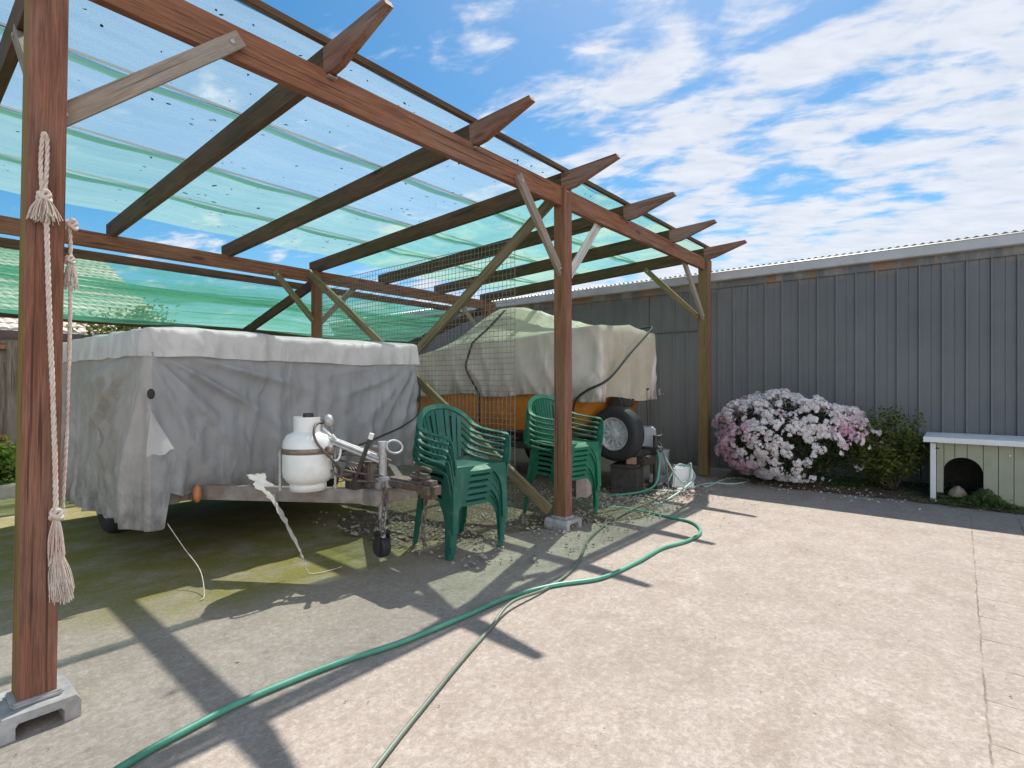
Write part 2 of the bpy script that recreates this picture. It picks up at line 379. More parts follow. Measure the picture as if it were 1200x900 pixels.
def ground_concrete():
    t = NT('weathered_concrete'); P = t.tc.outputs['Object']; sp = t.n('SeparateXYZ'); t.link(P, sp.inputs[0]); X, Y = sp.outputs[0], sp.outputs[1]
    n1 = t.noise(.7, 6, .65); n2 = t.noise(5, 7, .7, None, .4); n3 = t.noise(70, 4, .7); n4 = t.noise(190, 2, .6); n5 = t.noise(22, 5, .72)
    col = t.ramp(n2, [(.22, (.235, .192, .148)), (.5, (.35, .296, .252)), (.8, (.44, .384, .337))])
    col = t.mix(t.ramp(n1, [(.35, .45), (.62, 0)]), col, (.24, .205, .17))
    col = t.mix(t.ramp(n5, [(.36, .40), (.52, 0)]), col, (.23, .19, .165))
    col = t.mix(t.ramp(n3, [(.34, .62), (.48, 0)]), col, (.20, .165, .14))
    col = t.mix(t.ramp(n4, [(.57, 0), (.68, .5)]), col, (.50, .455, .42))
    n6 = t.noise(1.9, 7, .7, t.coord((1, 1, 1), loc=(7, 3, 0)), .8)
    col = t.mix(t.ramp(n6, [(.52, 0), (.70, .42)]), col, (.205, .165, .13))
    col = t.mix(t.ramp(t.noise(2.4, 7, .7, t.coord((1, 1, 1), loc=(2, 9, 0)), .6), [(.56, 0), (.72, .38)]), col, (.47, .42, .375))
    tr_ = t.noise(3.2, 6, .66, t.coord((.35, 1.6, 1), loc=(1, 4, 0)), .3)
    col = t.mix(t.ramp(tr_, [(.55, 0), (.70, .30)]), col, (.20, .16, .13))
    vc = t.n('TexVoronoi', feature='DISTANCE_TO_EDGE'); vc.inputs['Scale'].default_value = .42
    dv = t.n('VectorMath', operation='ADD'); t.link(P, dv.inputs[0]); nz = t.n('TexNoise'); nz.inputs['Scale'].default_value = 2.2; nz.inputs['Detail'].default_value = 7; t.link(P, nz.inputs['Vector'])
    sc_ = t.n('VectorMath', operation='SCALE'); t.link(nz.outputs['Color'], sc_.inputs[0]); sc_.inputs['Scale'].default_value = .55; t.link(sc_.outputs[0], dv.inputs[1]); t.link(dv.outputs[0], vc.inputs['Vector'])
    crk = t.math('MULTIPLY', t.ramp(vc.outputs['Distance'], [(.0015, 1), (.0042, 0)]), t.ramp(n6, [(.50, 0), (.62, .16)]))
    col = t.mix(crk, col, (.10, .08, .065))
    n7 = t.noise(34, 6, .78, None, .5)
    col = t.mix(t.ramp(n7, [(.40, .5), (.52, 0)]), col, (.225, .185, .155))
    col = t.mix(t.ramp(n7, [(.54, 0), (.66, .45)]), col, (.49, .44, .40))
    # olive film round the edge of the roof
    def band(v, a, b, c, d):
        m1 = t.n('MapRange'); m1.interpolation_type = 'SMOOTHSTEP'; t.link(v, m1.inputs[0]); m1.inputs[1].default_value = a; m1.inputs[2].default_value = b
        m2 = t.n('MapRange'); m2.interpolation_type = 'SMOOTHSTEP'; t.link(v, m2.inputs[0]); m2.inputs[1].default_value = c; m2.inputs[2].default_value = d; m2.inputs[3].default_value = 1; m2.inputs[4].default_value = 0
        return t.math('MULTIPLY', m1.outputs[0], m2.outputs[0])
    yw = t.math('ADD', Y, t.math('MULTIPLY', t.math('SUBTRACT', n1, .5), 1.0))
    yw = t.math('ADD', yw, t.math('MULTIPLY', t.math('SUBTRACT', n2, .5), .55))
    film = t.math('MULTIPLY', band(yw, 1.5, 3.0, 9, 10), t.ramp(n2, [(.3, .25), (.62, .8)]))
    xg = t.n('MapRange'); xg.interpolation_type = 'SMOOTHSTEP'; t.link(t.math('ADD', X, t.math('MULTIPLY', t.math('SUBTRACT', Y, 3.0), .75)), xg.inputs[0]); xg.inputs[1].default_value = .5; xg.inputs[2].default_value = 1.6
    film = t.math('MULTIPLY', film, t.math('MAXIMUM', xg.outputs[0], .25))
    film = t.math('MULTIPLY', film, t.math('SUBTRACT', 1.0, t.math('MULTIPLY', t.ramp(n3, [(.45, 0), (.6, 1)]), .5)))
    col = t.mix(t.math('MULTIPLY', film, .36), col, (.24, .205, .085))
    xd = t.n('MapRange'); t.link(X, xd.inputs[0]); xd.inputs[1].default_value = 4.9; xd.inputs[2].default_value = 3.6
    moss = t.math('MULTIPLY', band(yw, 2.75, 3.25, 8, 9), t.ramp(t.noise(3.2, 7, .7, t.coord(loc=(5, 2, 0))), [(.34, .25), (.56, 1)]))
    moss = t.math('MULTIPLY', moss, t.math('MAXIMUM', xd.outputs[0], .25))
    moss = t.math('MULTIPLY', moss, xg.outputs[0])
    mc = t.mix(n3, (.045, .047, .006), (.30, .265, .045))
    col = t.mix(t.math('MULTIPLY', moss, .88), col, mc)
    # paver joints beyond the straight joint
    yj = t.math('ADD', Y, t.math('MULTIPLY', t.math('SUBTRACT', t.noise(9, 4), .5), .02))
    j1 = t.math('LESS_THAN', t.math('ABSOLUTE', t.math('ADD', yj, .075)), .0038)
    fr = t.math('FRACT', t.math('DIVIDE', t.math('ADD', X, t.math('MULTIPLY', t.math('SUBTRACT', t.noise(7, 4), .5), .02)), .32))
    j2 = t.math('MULTIPLY', t.math('LESS_THAN', t.math('ABSOLUTE', t.math('SUBTRACT', fr, .5)), .011), t.math('LESS_THAN', Y, -.075))
    y2 = t.math('LESS_THAN', t.math('ABSOLUTE', t.math('ADD', yj, .395)), .005)
    jj = t.math('MAXIMUM', t.math('MAXIMUM', t.math('MULTIPLY', j1, .8), j2), y2)
    jj = t.math('MULTIPLY', jj, t.ramp(t.noise(5.5, 6, .75), [(.40, 0.06), (.58, 1)]))
    col = t.mix(t.math('MULTIPLY', jj, .8), col, (.09, .07, .055))
    # a few small dark stains
    v = t.n('TexVoronoi'); v.inputs['Scale'].default_value = 2.6; t.link(P, v.inputs['Vector'])
    col = t.mix(t.ramp(v.outputs['Distance'], [(.022, .8), (.035, 0)]), col, (.06, .045, .04))
    h = t.math('ADD', t.math('MULTIPLY', n3, .6), t.math('MULTIPLY', n2, .8))
    h = t.math('SUBTRACT', h, t.math('MULTIPLY', jj, .5))
    return t.done(t.bsdf(col, .88, 0, t.bump(h, .4, .008), .2))
M['concrete'] = ground_concrete()

def soilmat():
    t = NT('dark_garden_soil'); n2 = t.noise(9, 7, .72); n3 = t.noise(60, 4, .7)
    col = t.ramp(n2, [(.3, (.085, .066, .048)), (.55, (.17, .138, .10)), (.8, (.26, .215, .165))])
    col = t.mix(t.ramp(n3, [(.55, 0), (.7, .6)]), col, (.22, .17, .12))
    return t.done(t.bsdf(col, .95, 0, t.bump(t.math('ADD', n2, n3), .8, .02), .1))
M['soil'] = soilmat()
def gravelmat():
    t = NT('mossy_gravel_soil'); n2 = t.noise(6, 7, .72); n3 = t.noise(45, 5, .75)
    col = t.ramp(n3, [(.3, (.07, .055, .035)), (.5, (.19, .155, .11)), (.75, (.36, .31, .25))])
    col = t.mix(t.ramp(n2, [(.5, 0), (.66, .8)]), col, (.15, .145, .03))
    return t.done(t.bsdf(col, .95, 0, t.bump(n3, .9, .02), .1))
M['gravel'] = gravelmat()
M['yard'] = plain('distant_lawn', (.075, .085, .035), .95, 0, .4, 1.2)

def leafmat(name, a, b, rough=.5, tr=.3):
    t = NT(name); f = t.noise(3.2, 3, .6); n = t.noise(40, 2, .5)
    col = t.mix(n, tuple(x*.7 for x in a), b); col = t.mix(t.ramp(f, [(.35, 0), (.65, .8)]), col, a)
    p = t.bsdf(col, rough, 0, None, .35); tl = t.n('BsdfTranslucent'); t.link(t.mix(.5, col, (.14, .20, .03)), tl.inputs[0])
    mx = t.n('MixShader'); mx.inputs[0].default_value = tr; t.link(p, mx.inputs[1]); t.link(tl.outputs[0], mx.inputs[2])
    return t.done(mx.outputs[0])
M['leaf_dark'] = leafmat('dark_azalea_leaf', (.030, .045, .012), (.065, .09, .025))
M['leaf_light'] = leafmat('yellow_green_leaf', (.16, .19, .03), (.28, .30, .08), .5, .4)
M['leaf_bright'] = leafmat('bright_garden_leaf', (.08, .15, .02), (.22, .30, .05), .45, .4)
M['weed'] = leafmat('low_weed_leaf', (.06, .16, .028), (.13, .26, .06), .5, .4)
M['dryweed'] = leafmat('straw_weed', (.11, .11, .04), (.20, .18, .08), .7, .3)
M['bark'] = plain('brown_bark', (.10, .075, .055), .9, 0, .4, 20, bump=.6)
def petal(name, c):
    t = NT(name); f = t.noise(25, 3); col = t.mix(f, tuple(x*.88 for x in c), c); p = t.bsdf(col, .6, 0, None, .2)
    tl = t.n('BsdfTranslucent'); t.link(col, tl.inputs[0]); mx = t.n('MixShader'); mx.inputs[0].default_value = .4
    t.link(p, mx.inputs[1]); t.link(tl.outputs[0], mx.inputs[2]); return t.done(mx.outputs[0])
M['petal_w'] = petal('white_petal', (.96, .90, .88)); M['petal_p'] = petal('blush_petal', (.92, .78, .80)); M['petal_d'] = petal('pink_petal', (.86, .58, .67))

def shedwall():
    t = NT('grey_ribbed_steel'); sp = t.n('SeparateXYZ'); t.link(t.tc.outputs['Object'], sp.inputs[0]); Z = sp.outputs[2]; Yc = sp.outputs[1]
    n1 = t.noise(1.2, 5, .6); st = t.noise(12, 5, .6, t.coord((1, 1, .05))); sc = t.noise(16, 6, .75)
    col = t.ramp(n1, [(.3, (.135, .139, .141)), (.7, (.178, .181, .181))])
    col = t.mix(t.ramp(st, [(.5, 0), (.75, .3)]), col, (.20, .205, .206))
    col = t.mix(t.ramp(sc, [(.71, 0), (.78, .5)]), col, (.36, .37, .38))
    pin = t.n('TexWave', wave_type='BANDS', bands_direction='Y'); t.link(t.tc.outputs['Object'], pin.inputs[0]); pin.inputs['Scale'].default_value = 16
    col = t.mix(t.math('MULTIPLY', pin.outputs['Fac'], .22), col, (.10, .105, .11))
    lo = t.n('MapRange'); t.link(Z, lo.inputs[0]); lo.inputs[1].default_value = .55; lo.inputs[2].default_value = 0
    col = t.mix(t.math('MULTIPLY', lo.outputs[0], t.ramp(t.noise(5, 6, .7), [(.35, 0), (.6, .7)])), col, (.10, .10, .075))
    # rust and bare zinc running down from under the gutter
    hi = t.n('MapRange'); t.link(t.math('ADD', Z, t.math('MULTIPLY', t.math('SUBTRACT', sc, .5), .16)), hi.inputs[0]); hi.inputs[1].default_value = 2.47; hi.inputs[2].default_value = 2.62
    spot = t.ramp(t.noise(2.6, 4, .6, t.coord((1, 1, .35))), [(.515, 0), (.575, 1)])
    spot2 = t.ramp(t.noise(5.5, 4, .6, t.coord((1, 1, .3), loc=(0, 4, 0))), [(.46, 0), (.58, 1)])
    col = t.mix(t.math('MULTIPLY', hi.outputs[0], t.math('MULTIPLY', spot2, .75)), col, (.40, .34, .27))
    col = t.mix(t.math('MULTIPLY', hi.outputs[0], spot), col, t.mix(sc, (.16, .06, .02), (.42, .20, .07)))
    tb = t.math('GREATER_THAN', Z, 2.50)
    col = t.mix(t.math('MULTIPLY', tb, .12), col, (.16, .18, .19))
    return t.done(t.bsdf(col, .52, .0, t.bump(t.noise(9, 3), .1, .01), .4))
M['shed'] = shedwall()
M['gutter'] = plain('grey_white_gutter', (.52, .51, .50), .5, .1, .1, 5, dirt=(.3, .26, .22), dirt_amt=.3)
M['roof_sheet'] = plain('zinc_roof_sheet', (.60, .60, .60), .45, .4, .1, 4)
M['kennel'] = plain('sage_green_boards', (.37, .37, .26), .7, 0, .08, 5, dirt=(.22, .20, .13), dirt_amt=.5)
M['kennel_white'] = plain('chalky_white_paint', (.78, .77, .75), .6, 0, .05, 5, dirt=(.5, .46, .4), dirt_amt=.35)
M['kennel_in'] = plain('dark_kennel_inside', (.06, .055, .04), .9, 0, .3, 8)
M['tile'] = plain('cream_roof_tile', (.52, .45, .38), .8, 0, .22, 5, dirt=(.25, .2, .15), dirt_amt=.4)
M['housewall'] = plain('pale_house_wall', (.6, .6, .6), .8, 0, .08, 3)
M['fascia'] = plain('brown_fascia', (.12, .08, .065), .6, 0, .2, 4)
M['glass'] = plain('dark_window', (.05, .06, .07), .15, 0, .1, 2)
def clearmat():
    t = NT('cloudy_clear_plastic'); g = t.n('BsdfTransparent'); g.inputs[0].default_value = (.86, .88, .9, 1)
    b = t.bsdf((.6, .62, .65), .3, 0, None, .5); mx = t.n('MixShader'); mx.inputs[0].default_value = .35
    t.link(g.outputs[0], mx.inputs[1]); t.link(b, mx.inputs[2]); return t.done(mx.outputs[0])
M['clear'] = clearmat()
# ------------------------------------------------------------------ ground (the setting)
sheet('ground', M['yard'], -150, 150, -150, 150, -.02)
sheet('concrete_yard', M['concrete'], -9, 7.72, -9, 7.72, 0, 2, 2)
# kerb and raised garden bed at the back fence
bm = bmesh.new(); add_box(bm, (-9, 7.70, -.02), (7.7, 7.86, .13), .012); k = obj('garden_kerb', bm, M['kerb']); k['kind'] = 'structure'
sheet('rear_garden_bed', M['soil'], -9, 7.7, 7.86, 10.2, .09, 4, 4)
# soil strip in front of the shed
def soil_strip():
    bm = bmesh.new(); n = 90; rows = []
    for i in range(n+1):
        y = -4.2+(2.35+4.2)*i/n
        e = 6.82+.13*mnoise.noise(Vector((y*1.1, 3, 0)))+.07*mnoise.noise(Vector((y*5, 1, 0)))+(.35*max(0, (y-1.6)/.75)**2)
        rows.append([bm.verts.new((e+(7.70-e)*t, y, .006+.07*t**1.2+.02*mnoise.noise(Vector((e+(7.7-e)*t, y, 0))*4)*min(1, t*4))) for t in (0, .06, .15, .3, .45, .6, .8, 1)])
    for A, B in zip(rows, rows[1:]):
        for j in range(7): bm.faces.new((A[j], A[j+1], B[j+1], B[j]))
    o = obj('soil_strip', bm, M['soil'], smooth=True); o['kind'] = 'structure'
soil_strip()
def blob_sheet(name, m, pts, z, n=14):
    "an irregular patch lying on the concrete"
    c = sum((Vector((x, y, 0)) for x, y in pts), Vector())/len(pts)
    loop = spline([(x, y, 0) for x, y in pts]+[(pts[0][0], pts[0][1], 0)], n)[:-1]
    bm = bmesh.new(); rings = []
    for k, t in enumerate((1, .93, .75, .4)):
        ring = []
        for p in loop:
            q = c+(p-c)*(t*(1+.06*mnoise.noise(p*7))); h = (0, .008, .014, .018)[k]
            ring.append(bm.verts.new((q.x, q.y, z+h+(.006*mnoise.noise(q*6) if k else 0))))
        rings.append(ring)
    L = len(loop)
    for A, B in zip(rings, rings[1:]):
        for i in range(L): bm.faces.new((A[i], A[(i+1) % L], B[(i+1) % L], B[i]))
    bm.faces.new(rings[-1])
    o = obj(name, bm, m, smooth=True); o['kind'] = 'structure'; return o
blob_sheet('gravel_patch', M['gravel'], [(2.55,3.3),(2.9,3.0),(3.45,2.72),(4.0,2.45),(4.45,2.2),(5.0,2.3),(5.4,2.55),(5.9,2.7),(6.3,3.2),(6.4,4.2),(5.2,4.8),(4,4.7),(2.9,4.4),(2.5,3.8)], .003)

def pebbles():
    bm = bmesh.new()
    for i in range(3800):
        if i < 2700:
            x = rnd.uniform(2.45, 5.3); y = rnd.gauss(3.15, .5)-(x-3.5)*.22
        else:
            x = rnd.gauss(5.3, .5); y = rnd.gauss(2.4, .3)
        if y < 2.05 or y > 4.6: continue
        if mnoise.noise(Vector((x*2.6, y*2.6, 5))) < -.12 and rnd.random() < .8: continue
        r = rnd.uniform(.006, .017)*(1.5 if rnd.random() < .06 else 1)
        Mx = Matrix.Translation((x, y, r*.55+.012)) @ Matrix.Rotation(rnd.uniform(0, 6.28), 4, 'Z') @ Matrix.Rotation(rnd.uniform(-.5, .5), 4, 'X') @ Matrix.Diagonal((r*rnd.uniform(.8, 1.4), r, r*rnd.uniform(.5, .9), 1))
        vs = [bm.verts.new(Mx @ Vector(c)) for c in ((1,0,0),(-1,0,0),(0,1,0),(0,-1,0),(0,0,1),(0,0,-1),(.6,.6,.5),(-.6,.5,.5))]
        a, b, c, d, e, f = vs[:6]
        bm.verts.remove(vs[6]); bm.verts.remove(vs[7])
        for q in ((a,c,e),(c,b,e),(b,d,e),(d,a,e),(c,a,f),(b,c,f),(d,b,f),(a,d,f)): bm.faces.new(q)
    o = obj('gravel', bm, M['pebble']); o['kind'] = 'stuff'
pebbles()

# ------------------------------------------------------------------ pergola
RX = [.45, 1.55, 2.64, 3.73, 4.81, 5.90, 6.98]
SL = .0436
def ztop(y): return 2.965-SL*(y-2.5)
perg = thing('pergola', 'long red brown timber pergola with pointed rafter tails over the parked trailers', 'pergola', (3.7, 4.4, 0))
PB = Matrix.Translation((-3.7, -4.4, 0))
def ptimber(name, p0, p1, w, h, m, z=(0, 0, 1), **kw):
    o = timber(name, p0, p1, w, h, M[m], perg, z, **kw); o.matrix_basis = PB @ o.matrix_basis; return o

def footing(x, y, post, top=.10, s=.112):
    bm = bmesh.new()
    # pad with an arch cut through it and a small raised plinth
    prof = [(-s, 0), (-s*.58, 0), (-s*.58, .040), (-s*.50, .052), (s*.50, .052), (s*.58, .040), (s*.58, 0), (s, 0), (s, .06), (s*.88, .082), (-s*.88, .082), (-s, .06)]
    add_prism(bm, prof, -s, s)
    bmesh.ops.bevel(bm, geom=[e for e in bm.edges if e.calc_face_angle(0) > .6], offset=.006, segments=2, affect='EDGES', clamp_overlap=True)
    add_box(bm, (-.070, -.070, .0825), (.070, .070, top), .006)
    o = obj('footing', bm, M['foot'], post); return o

def post(x, y, xt, z0, z1, m, s=.107, foot=True):
    p = ptimber('post', (x, y, z0), (xt, y, z1), s, s, m, (0, 1, 0), bevel=.006, jig=.0008)
    if foot:
        f = footing(x, y, p, z0+.004)
        f.matrix_parent_inverse = Matrix()
        f.matrix_basis = (PB.inverted() @ p.matrix_basis).inverted() @ Matrix.Translation((x, y, 0))
    return p
post(.385, 2.555, .422, .097, 2.825, 'red_wood')
post(3.735, 2.555, 3.73, .097, 2.825, 'red_wood_mid')
post(6.98, 2.555, 6.98, .02, 2.83, 'post_mossy', .12, False)
for x in (.45, 3.73, 6.98): post(x, 6.40, x, .097, 2.66, 'beam_wood', .10)
# beams
ptimber('beam', (-2.6, 2.552, 2.75), (3.73, 2.552, 2.755), .046, .155, 'beam_wood')
ptimber('beam', (3.73, 2.553, 2.755), (7.17, 2.553, 2.752), .046, .155, 'beam_wood')
ptimber('beam', (-2.6, 6.402, 2.585), (3.73, 6.402, 2.585), .046, .15, 'beam_wood')
ptimber('beam', (3.73, 6.402, 2.585), (7.2, 6.402, 2.585), .046, .15, 'beam_wood')
# rear lean-to
ptimber('rear_beam', (-3.2, 7.20, 2.585), (7.1, 7.20, 2.585), .045, .09, 'raft_wood')
ptimber('rear_beam', (-3.2, 8.50, 2.03), (7.1, 8.50, 2.0), .045, .09, 'raft_wood')
for x in (-2.2, .45, 3.73, 6.98):
    ptimber('rear_rafter', (x, 6.52, 2.50), (x, 8.70, 1.94), .045, .12, 'raft_wood')
    ptimber('rear_post', (x, 8.58, .09), (x, 8.58, 2.0), .09, .09, 'raft_wood', (0, 1, 0))
# rafters with pointed tails
def rafter(x):
    h = .148; prof = []
    y0, y1 = 2.03, 6.55; L = y1-y0
    prof = [(0.0, -.032), (.015, 0), (L, 0), (L, -h), (.45, -h), (.40, -h+.004)]
    bm = bmesh.new(); add_prism(bm, prof, -.0225, .0225)
    bmesh.ops.bevel(bm, geom=[e for e in bm.edges if e.calc_face_angle(0) > .9], offset=.004, segments=2, affect='EDGES', clamp_overlap=True)
    ax = Vector((0, 1, -SL)).normalized(); up = (Vector((0, 0, 1))-ax*ax.z).normalized(); sx = up.cross(ax)
    Mx = Matrix((ax, sx, up)).transposed().to_4x4(); Mx.translation = Vector((x, y0, ztop(y0)))
    bmesh.ops.bisect_plane(bm, geom=bm.verts[:]+bm.edges[:]+bm.faces[:], plane_co=(.53, 0, 0), plane_no=(1, 0, 0))
    for f in bm.faces:
        if f.calc_center_median().x < .53: f.material_index = 1
    r = obj('rafter', bm, [M['raft_wood'], M['tail_wood']], perg, mw=PB @ Mx)
    # tail weathered to bare red timber beyond the roof sheet, plus a metal strap at the beam
    bm = bmesh.new(); add_box(bm, (.478, -.0245, -.165), (.500, -.0230, -.085)); add_box(bm, (.478, -.0252, -.17), (.500, .0252, -.165))
    obj('strap', bm, M['galv'], r)
    return r
for x in RX: rafter(x)
# battens on the rafters
BAT = [2.535, 3.56, 4.50, 5.32]
ptimber('batten', (-2.6, 2.535, ztop(2.535)+.017), (7.1, 2.535, ztop(2.535)+.017), .035, .034, 'raft_wood')
for y in BAT[1:]: ptimber('batten', (-2.6, y-.012, ztop(y)+.016), (7.1, y-.012, ztop(y)+.016), .014, .012, 'dark_batten', jig=.0005, bevel=.002)
# knee braces
kb = [((.43, 2.553, 2.16), (1.08, 2.505, 2.76), 'grey_wood', (0, 1, 0)), ((.44, 2.60, 2.12), (.44, 3.30, 2.80), 'grey_wood', (1, 0, 0)),
      ((3.70, 2.553, 2.12), (3.07, 2.505, 2.74), 'grey_wood', (0, 1, 0)), ((3.77, 2.553, 2.07), (4.43, 2.60, 2.74), 'white_wood', (0, 1, 0)),
      ((6.94, 2.553, 2.05), (6.38, 2.60, 2.74), 'grey_wood', (0, 1, 0)), ((6.965, 2.60, 2.04), (6.965, 3.38, 2.80), 'moss_wood', (1, 0, 0)),
      ((3.70, 6.40, 2.0), (3.15, 6.36, 2.56), 'moss_wood', (0, 1, 0)), ((3.76, 6.40, 1.98), (4.35, 6.44, 2.56), 'grey_wood', (0, 1, 0)),
      ((6.94, 6.40, 2.0), (6.35, 6.44, 2.56), 'grey_wood', (0, 1, 0))]
for a, b, m, z in kb:
    kb_ = ptimber('knee_brace', a, b, .068, .034, m, z); Lk = (Vector(b)-Vector(a)).length
    for u in (.05, Lk-.05):
        bm = bmesh.new(); add_lathe(bm, [(.011, -.0165), (.011, -.024), (.007, -.026), (.0005, -.026)], 6, Matrix.Translation((u, 0, 0)) @ Matrix.Rotation(R(0), 4, 'X')); obj('bolt', bm, M['galv'], kb_)
# crossed braces between the middle posts
ptimber('cross_brace', (3.640, 2.58, 2.74), (3.640, 6.36, .12), .085, .036, 'moss_wood', (1, 0, 0))
ptimber('cross_brace', (3.598, 2.60, .16), (3.598, 6.36, 2.62), .085, .036, 'moss_wood', (1, 0, 0))

# ------------------------------------------------------------------ shade cloth
def cloth_strip(name, m, x0, x1, y0, y1, sag, parent, dz=.0, nx=130, ny=16, wr=.008, edge_sag=0):
    bm = bmesh.new(); g = []
    for i in range(nx+1):
        x = x0+(x1-x0)*i/nx; row = []
        k = 0
        f = ((x-RX[0])/1.0886) % 1.0; a = math.sin(math.pi*f)**2
        for j in range(ny+1):
            t = j/ny; y = y0+(y1-y0)*t
            zz = ztop(y)+.006-(sag*(.35+.65*math.sin(math.pi*t))+edge_sag*(t**3))*a
            zz += wr*a*mnoise.noise(Vector((x*2.2, y*9, 1.3)))+.5*wr*a*mnoise.noise(Vector((x*6, y*22, 4)))
            row.append(bm.verts.new((x-3.7, y+.0-4.4, zz+dz)))
        g.append(row)
    for i in range(nx):
        for j in range(ny): bm.faces.new((g[i][j], g[i+1][j], g[i+1][j+1], g[i][j+1]))
    return obj(name, bm, m, parent, smooth=True)
sc1 = thing('shade_cloth', 'pale see-through green shade cloth stretched over the main pergola rafters', 'shade cloth', (3.7, 4.4, 0))
ys = BAT+[6.08]
for k in range(4):
    cloth_strip('cloth_panel', M['shade_near'] if k < 2 else M['shade_far'], -2.6, 3.73, ys[k]-.01, ys[k+1]+.02, .035, sc1)
    cloth_strip('cloth_panel', M['shade_green'], 3.73, 7.05, ys[k]-.01, ys[k+1]+.02, .085, sc1, wr=.03, nx=90)
for k in range(1, 4):
    cloth_strip('seam_band', M['shade_band'], -2.6, 7.0, ys[k]-.012, ys[k]+.058, .028, sc1, dz=-.007, ny=3, wr=.002)

def rear_cloth():
    t0 = thing('shade_cloth', 'dense green shade cloth drooping in folds behind the covered trailers', 'shade cloth', (2, 7.8, 0))
    bm = bmesh.new(); nx, ny = 150, 70; g = []
    for i in range(nx+1):
        x = -3.2+10.2*i/nx; row = []
        for j in range(ny+1):
            t = j/ny; y = 7.18+1.34*t; z = 2.54+(2.06-2.54)*t
            bay = math.sin(math.pi*(((x-.45)/3.28) % 1))
            z -= .11*math.sin(math.pi*t)*(.6+.4*bay)+.05*t*bay
            fold = .045*math.exp(-((t-.28)/.13)**2)*math.sin(t*95+1.4*mnoise.noise(Vector((x*.6, 0, 0)))*2)
            z += fold+.02*mnoise.noise(Vector((x*.5, t*14, 2)))+.018*math.sin(t*24+2*mnoise.noise(Vector((x*.4, 1, 0))))
            row.append(bm.verts.new((x-2, y-7.8, z)))
        g.append(row)
    for i in range(nx):
        for j in range(ny): bm.faces.new((g[i][j], g[i+1][j], g[i+1][j+1], g[i][j+1]))
    obj('cloth_panel', bm, M['shade_rear'], t0, smooth=True)
rear_cloth()
# dead leaves caught on the cloth
def roof_litter():
    bm = bmesh.new()
    for _ in range(900):
        y = 2.6+3.4*rnd.random()**1.4; x = rnd.uniform(-1.0, 6.0)
        if mnoise.noise(Vector((x*1.3, y*1.3, 9))) < .0 and rnd.random() < .75: continue
        f = ((x-RX[0])/1.0886) % 1.0; z = ztop(y)+.003-.03*math.sin(math.pi*f)**2-.012
        s = rnd.uniform(.004, .013)*(1.8 if rnd.random() < .08 else 1); a = rnd.uniform(0, 6.28)
        Mx = Matrix.Translation((x, y, z)) @ Matrix.Rotation(a, 4, 'Z')
        bm.faces.new([bm.verts.new(Mx @ Vector((px*s, py*s, rnd.uniform(0, .004)))) for px, py in ((-1.4,0),(-.3,-.6),(1.3,-.2),(.9,.5),(-.2,.7))])
    o = obj('roof_leaf_litter', bm, M['roof_leaf']); o['kind'] = 'stuff'
roof_litter()

# ------------------------------------------------------------------ wire mesh panel
def mesh_panel():
    bm = bmesh.new(); x = 3.70; y0, y1, z0, z1 = 3.05, 6.25, .03, 2.49
    def wire(a, b, r=.0019):
        add_tube(bm, [a, b], r, 4, False)
    n = 64
    for i in range(n+1):
        y = y0+(y1-y0)*i/n; wire((x, y, z0), (x+.006*math.sin(i*.7), y, z1), .0034 if i in (0, n) else .0025)
    m = 49
    for j in range(m+1):
        z = z0+(z1-z0)*j/m; pts = [(x+.004, y0, z), (x+.004+.004*math.sin(j), (y0+y1)/2, z), (x+.004, y1, z)]
        add_tube(bm, pts, .0034 if j in (0, m) else .0025, 4, False)
    o = obj('mesh_panel', bm, M['steel_wire'])
    tag(o, 'tall square wire mesh panel fixed between the middle pergola posts', 'mesh panel')
mesh_panel()

# ------------------------------------------------------------------ ropes on the near post
def twisted(bm, path, r, turns_per_m=42):
    P = [Vector(p) for p in path]; fr = frames(P); L = [0]
    for a, b in zip(P, P[1:]): L.append(L[-1]+(b-a).length)
    for s in range(3):
        pts = [p+(a*math.cos(l*turns_per_m*2+s*2.094)+b*math.sin(l*turns_per_m*2+s*2.094))*r*.55 for p, (t, a, b), l in zip(P, fr, L)]
        add_tube(bm, pts, r*.62, 6)
def densify(path, step=.004):
    out = []
    for a, b in zip(path, path[1:]):
        n = max(1, int((b-a).length/step)); out += [a+(b-a)*k/n for k in range(n)]
    return out+[path[-1]]
def fray(bm, top, length, spread, n, r=.0012, lean=(0, 0)):
    top = Vector(top)
    for _ in range(n):
        a = rnd.uniform(0, 6.28); q = spread*math.sqrt(rnd.random()); l = length*rnd.uniform(.72, 1.06)
        d = Vector((math.cos(a)*q, math.sin(a)*q*.7, 0))
        p1 = top+d*.25; p2 = top+d*.7+Vector((lean[0]*.5, lean[1]*.5, -l*.5))+Vector((rnd.gauss(0, .003), rnd.gauss(0, .003), 0)); p3 = top+d+Vector((lean[0], lean[1], -l))
        add_tube(bm, spline([p1, p2, p3], 5), r, 4, False)
def knot(bm, c, s):
    c = Vector(c)
    for k in range(3):
        pts = [c+Vector((s*math.cos(t)*(1-.1*k), s*.8*math.sin(t), s*.55*math.sin(t*2+k*2)+(k-1)*s*.5)) for t in [2*math.pi*i/18 for i in range(19)]]
        add_tube(bm, pts, s*.42, 7)
def yposts(z): return 2.555-.055
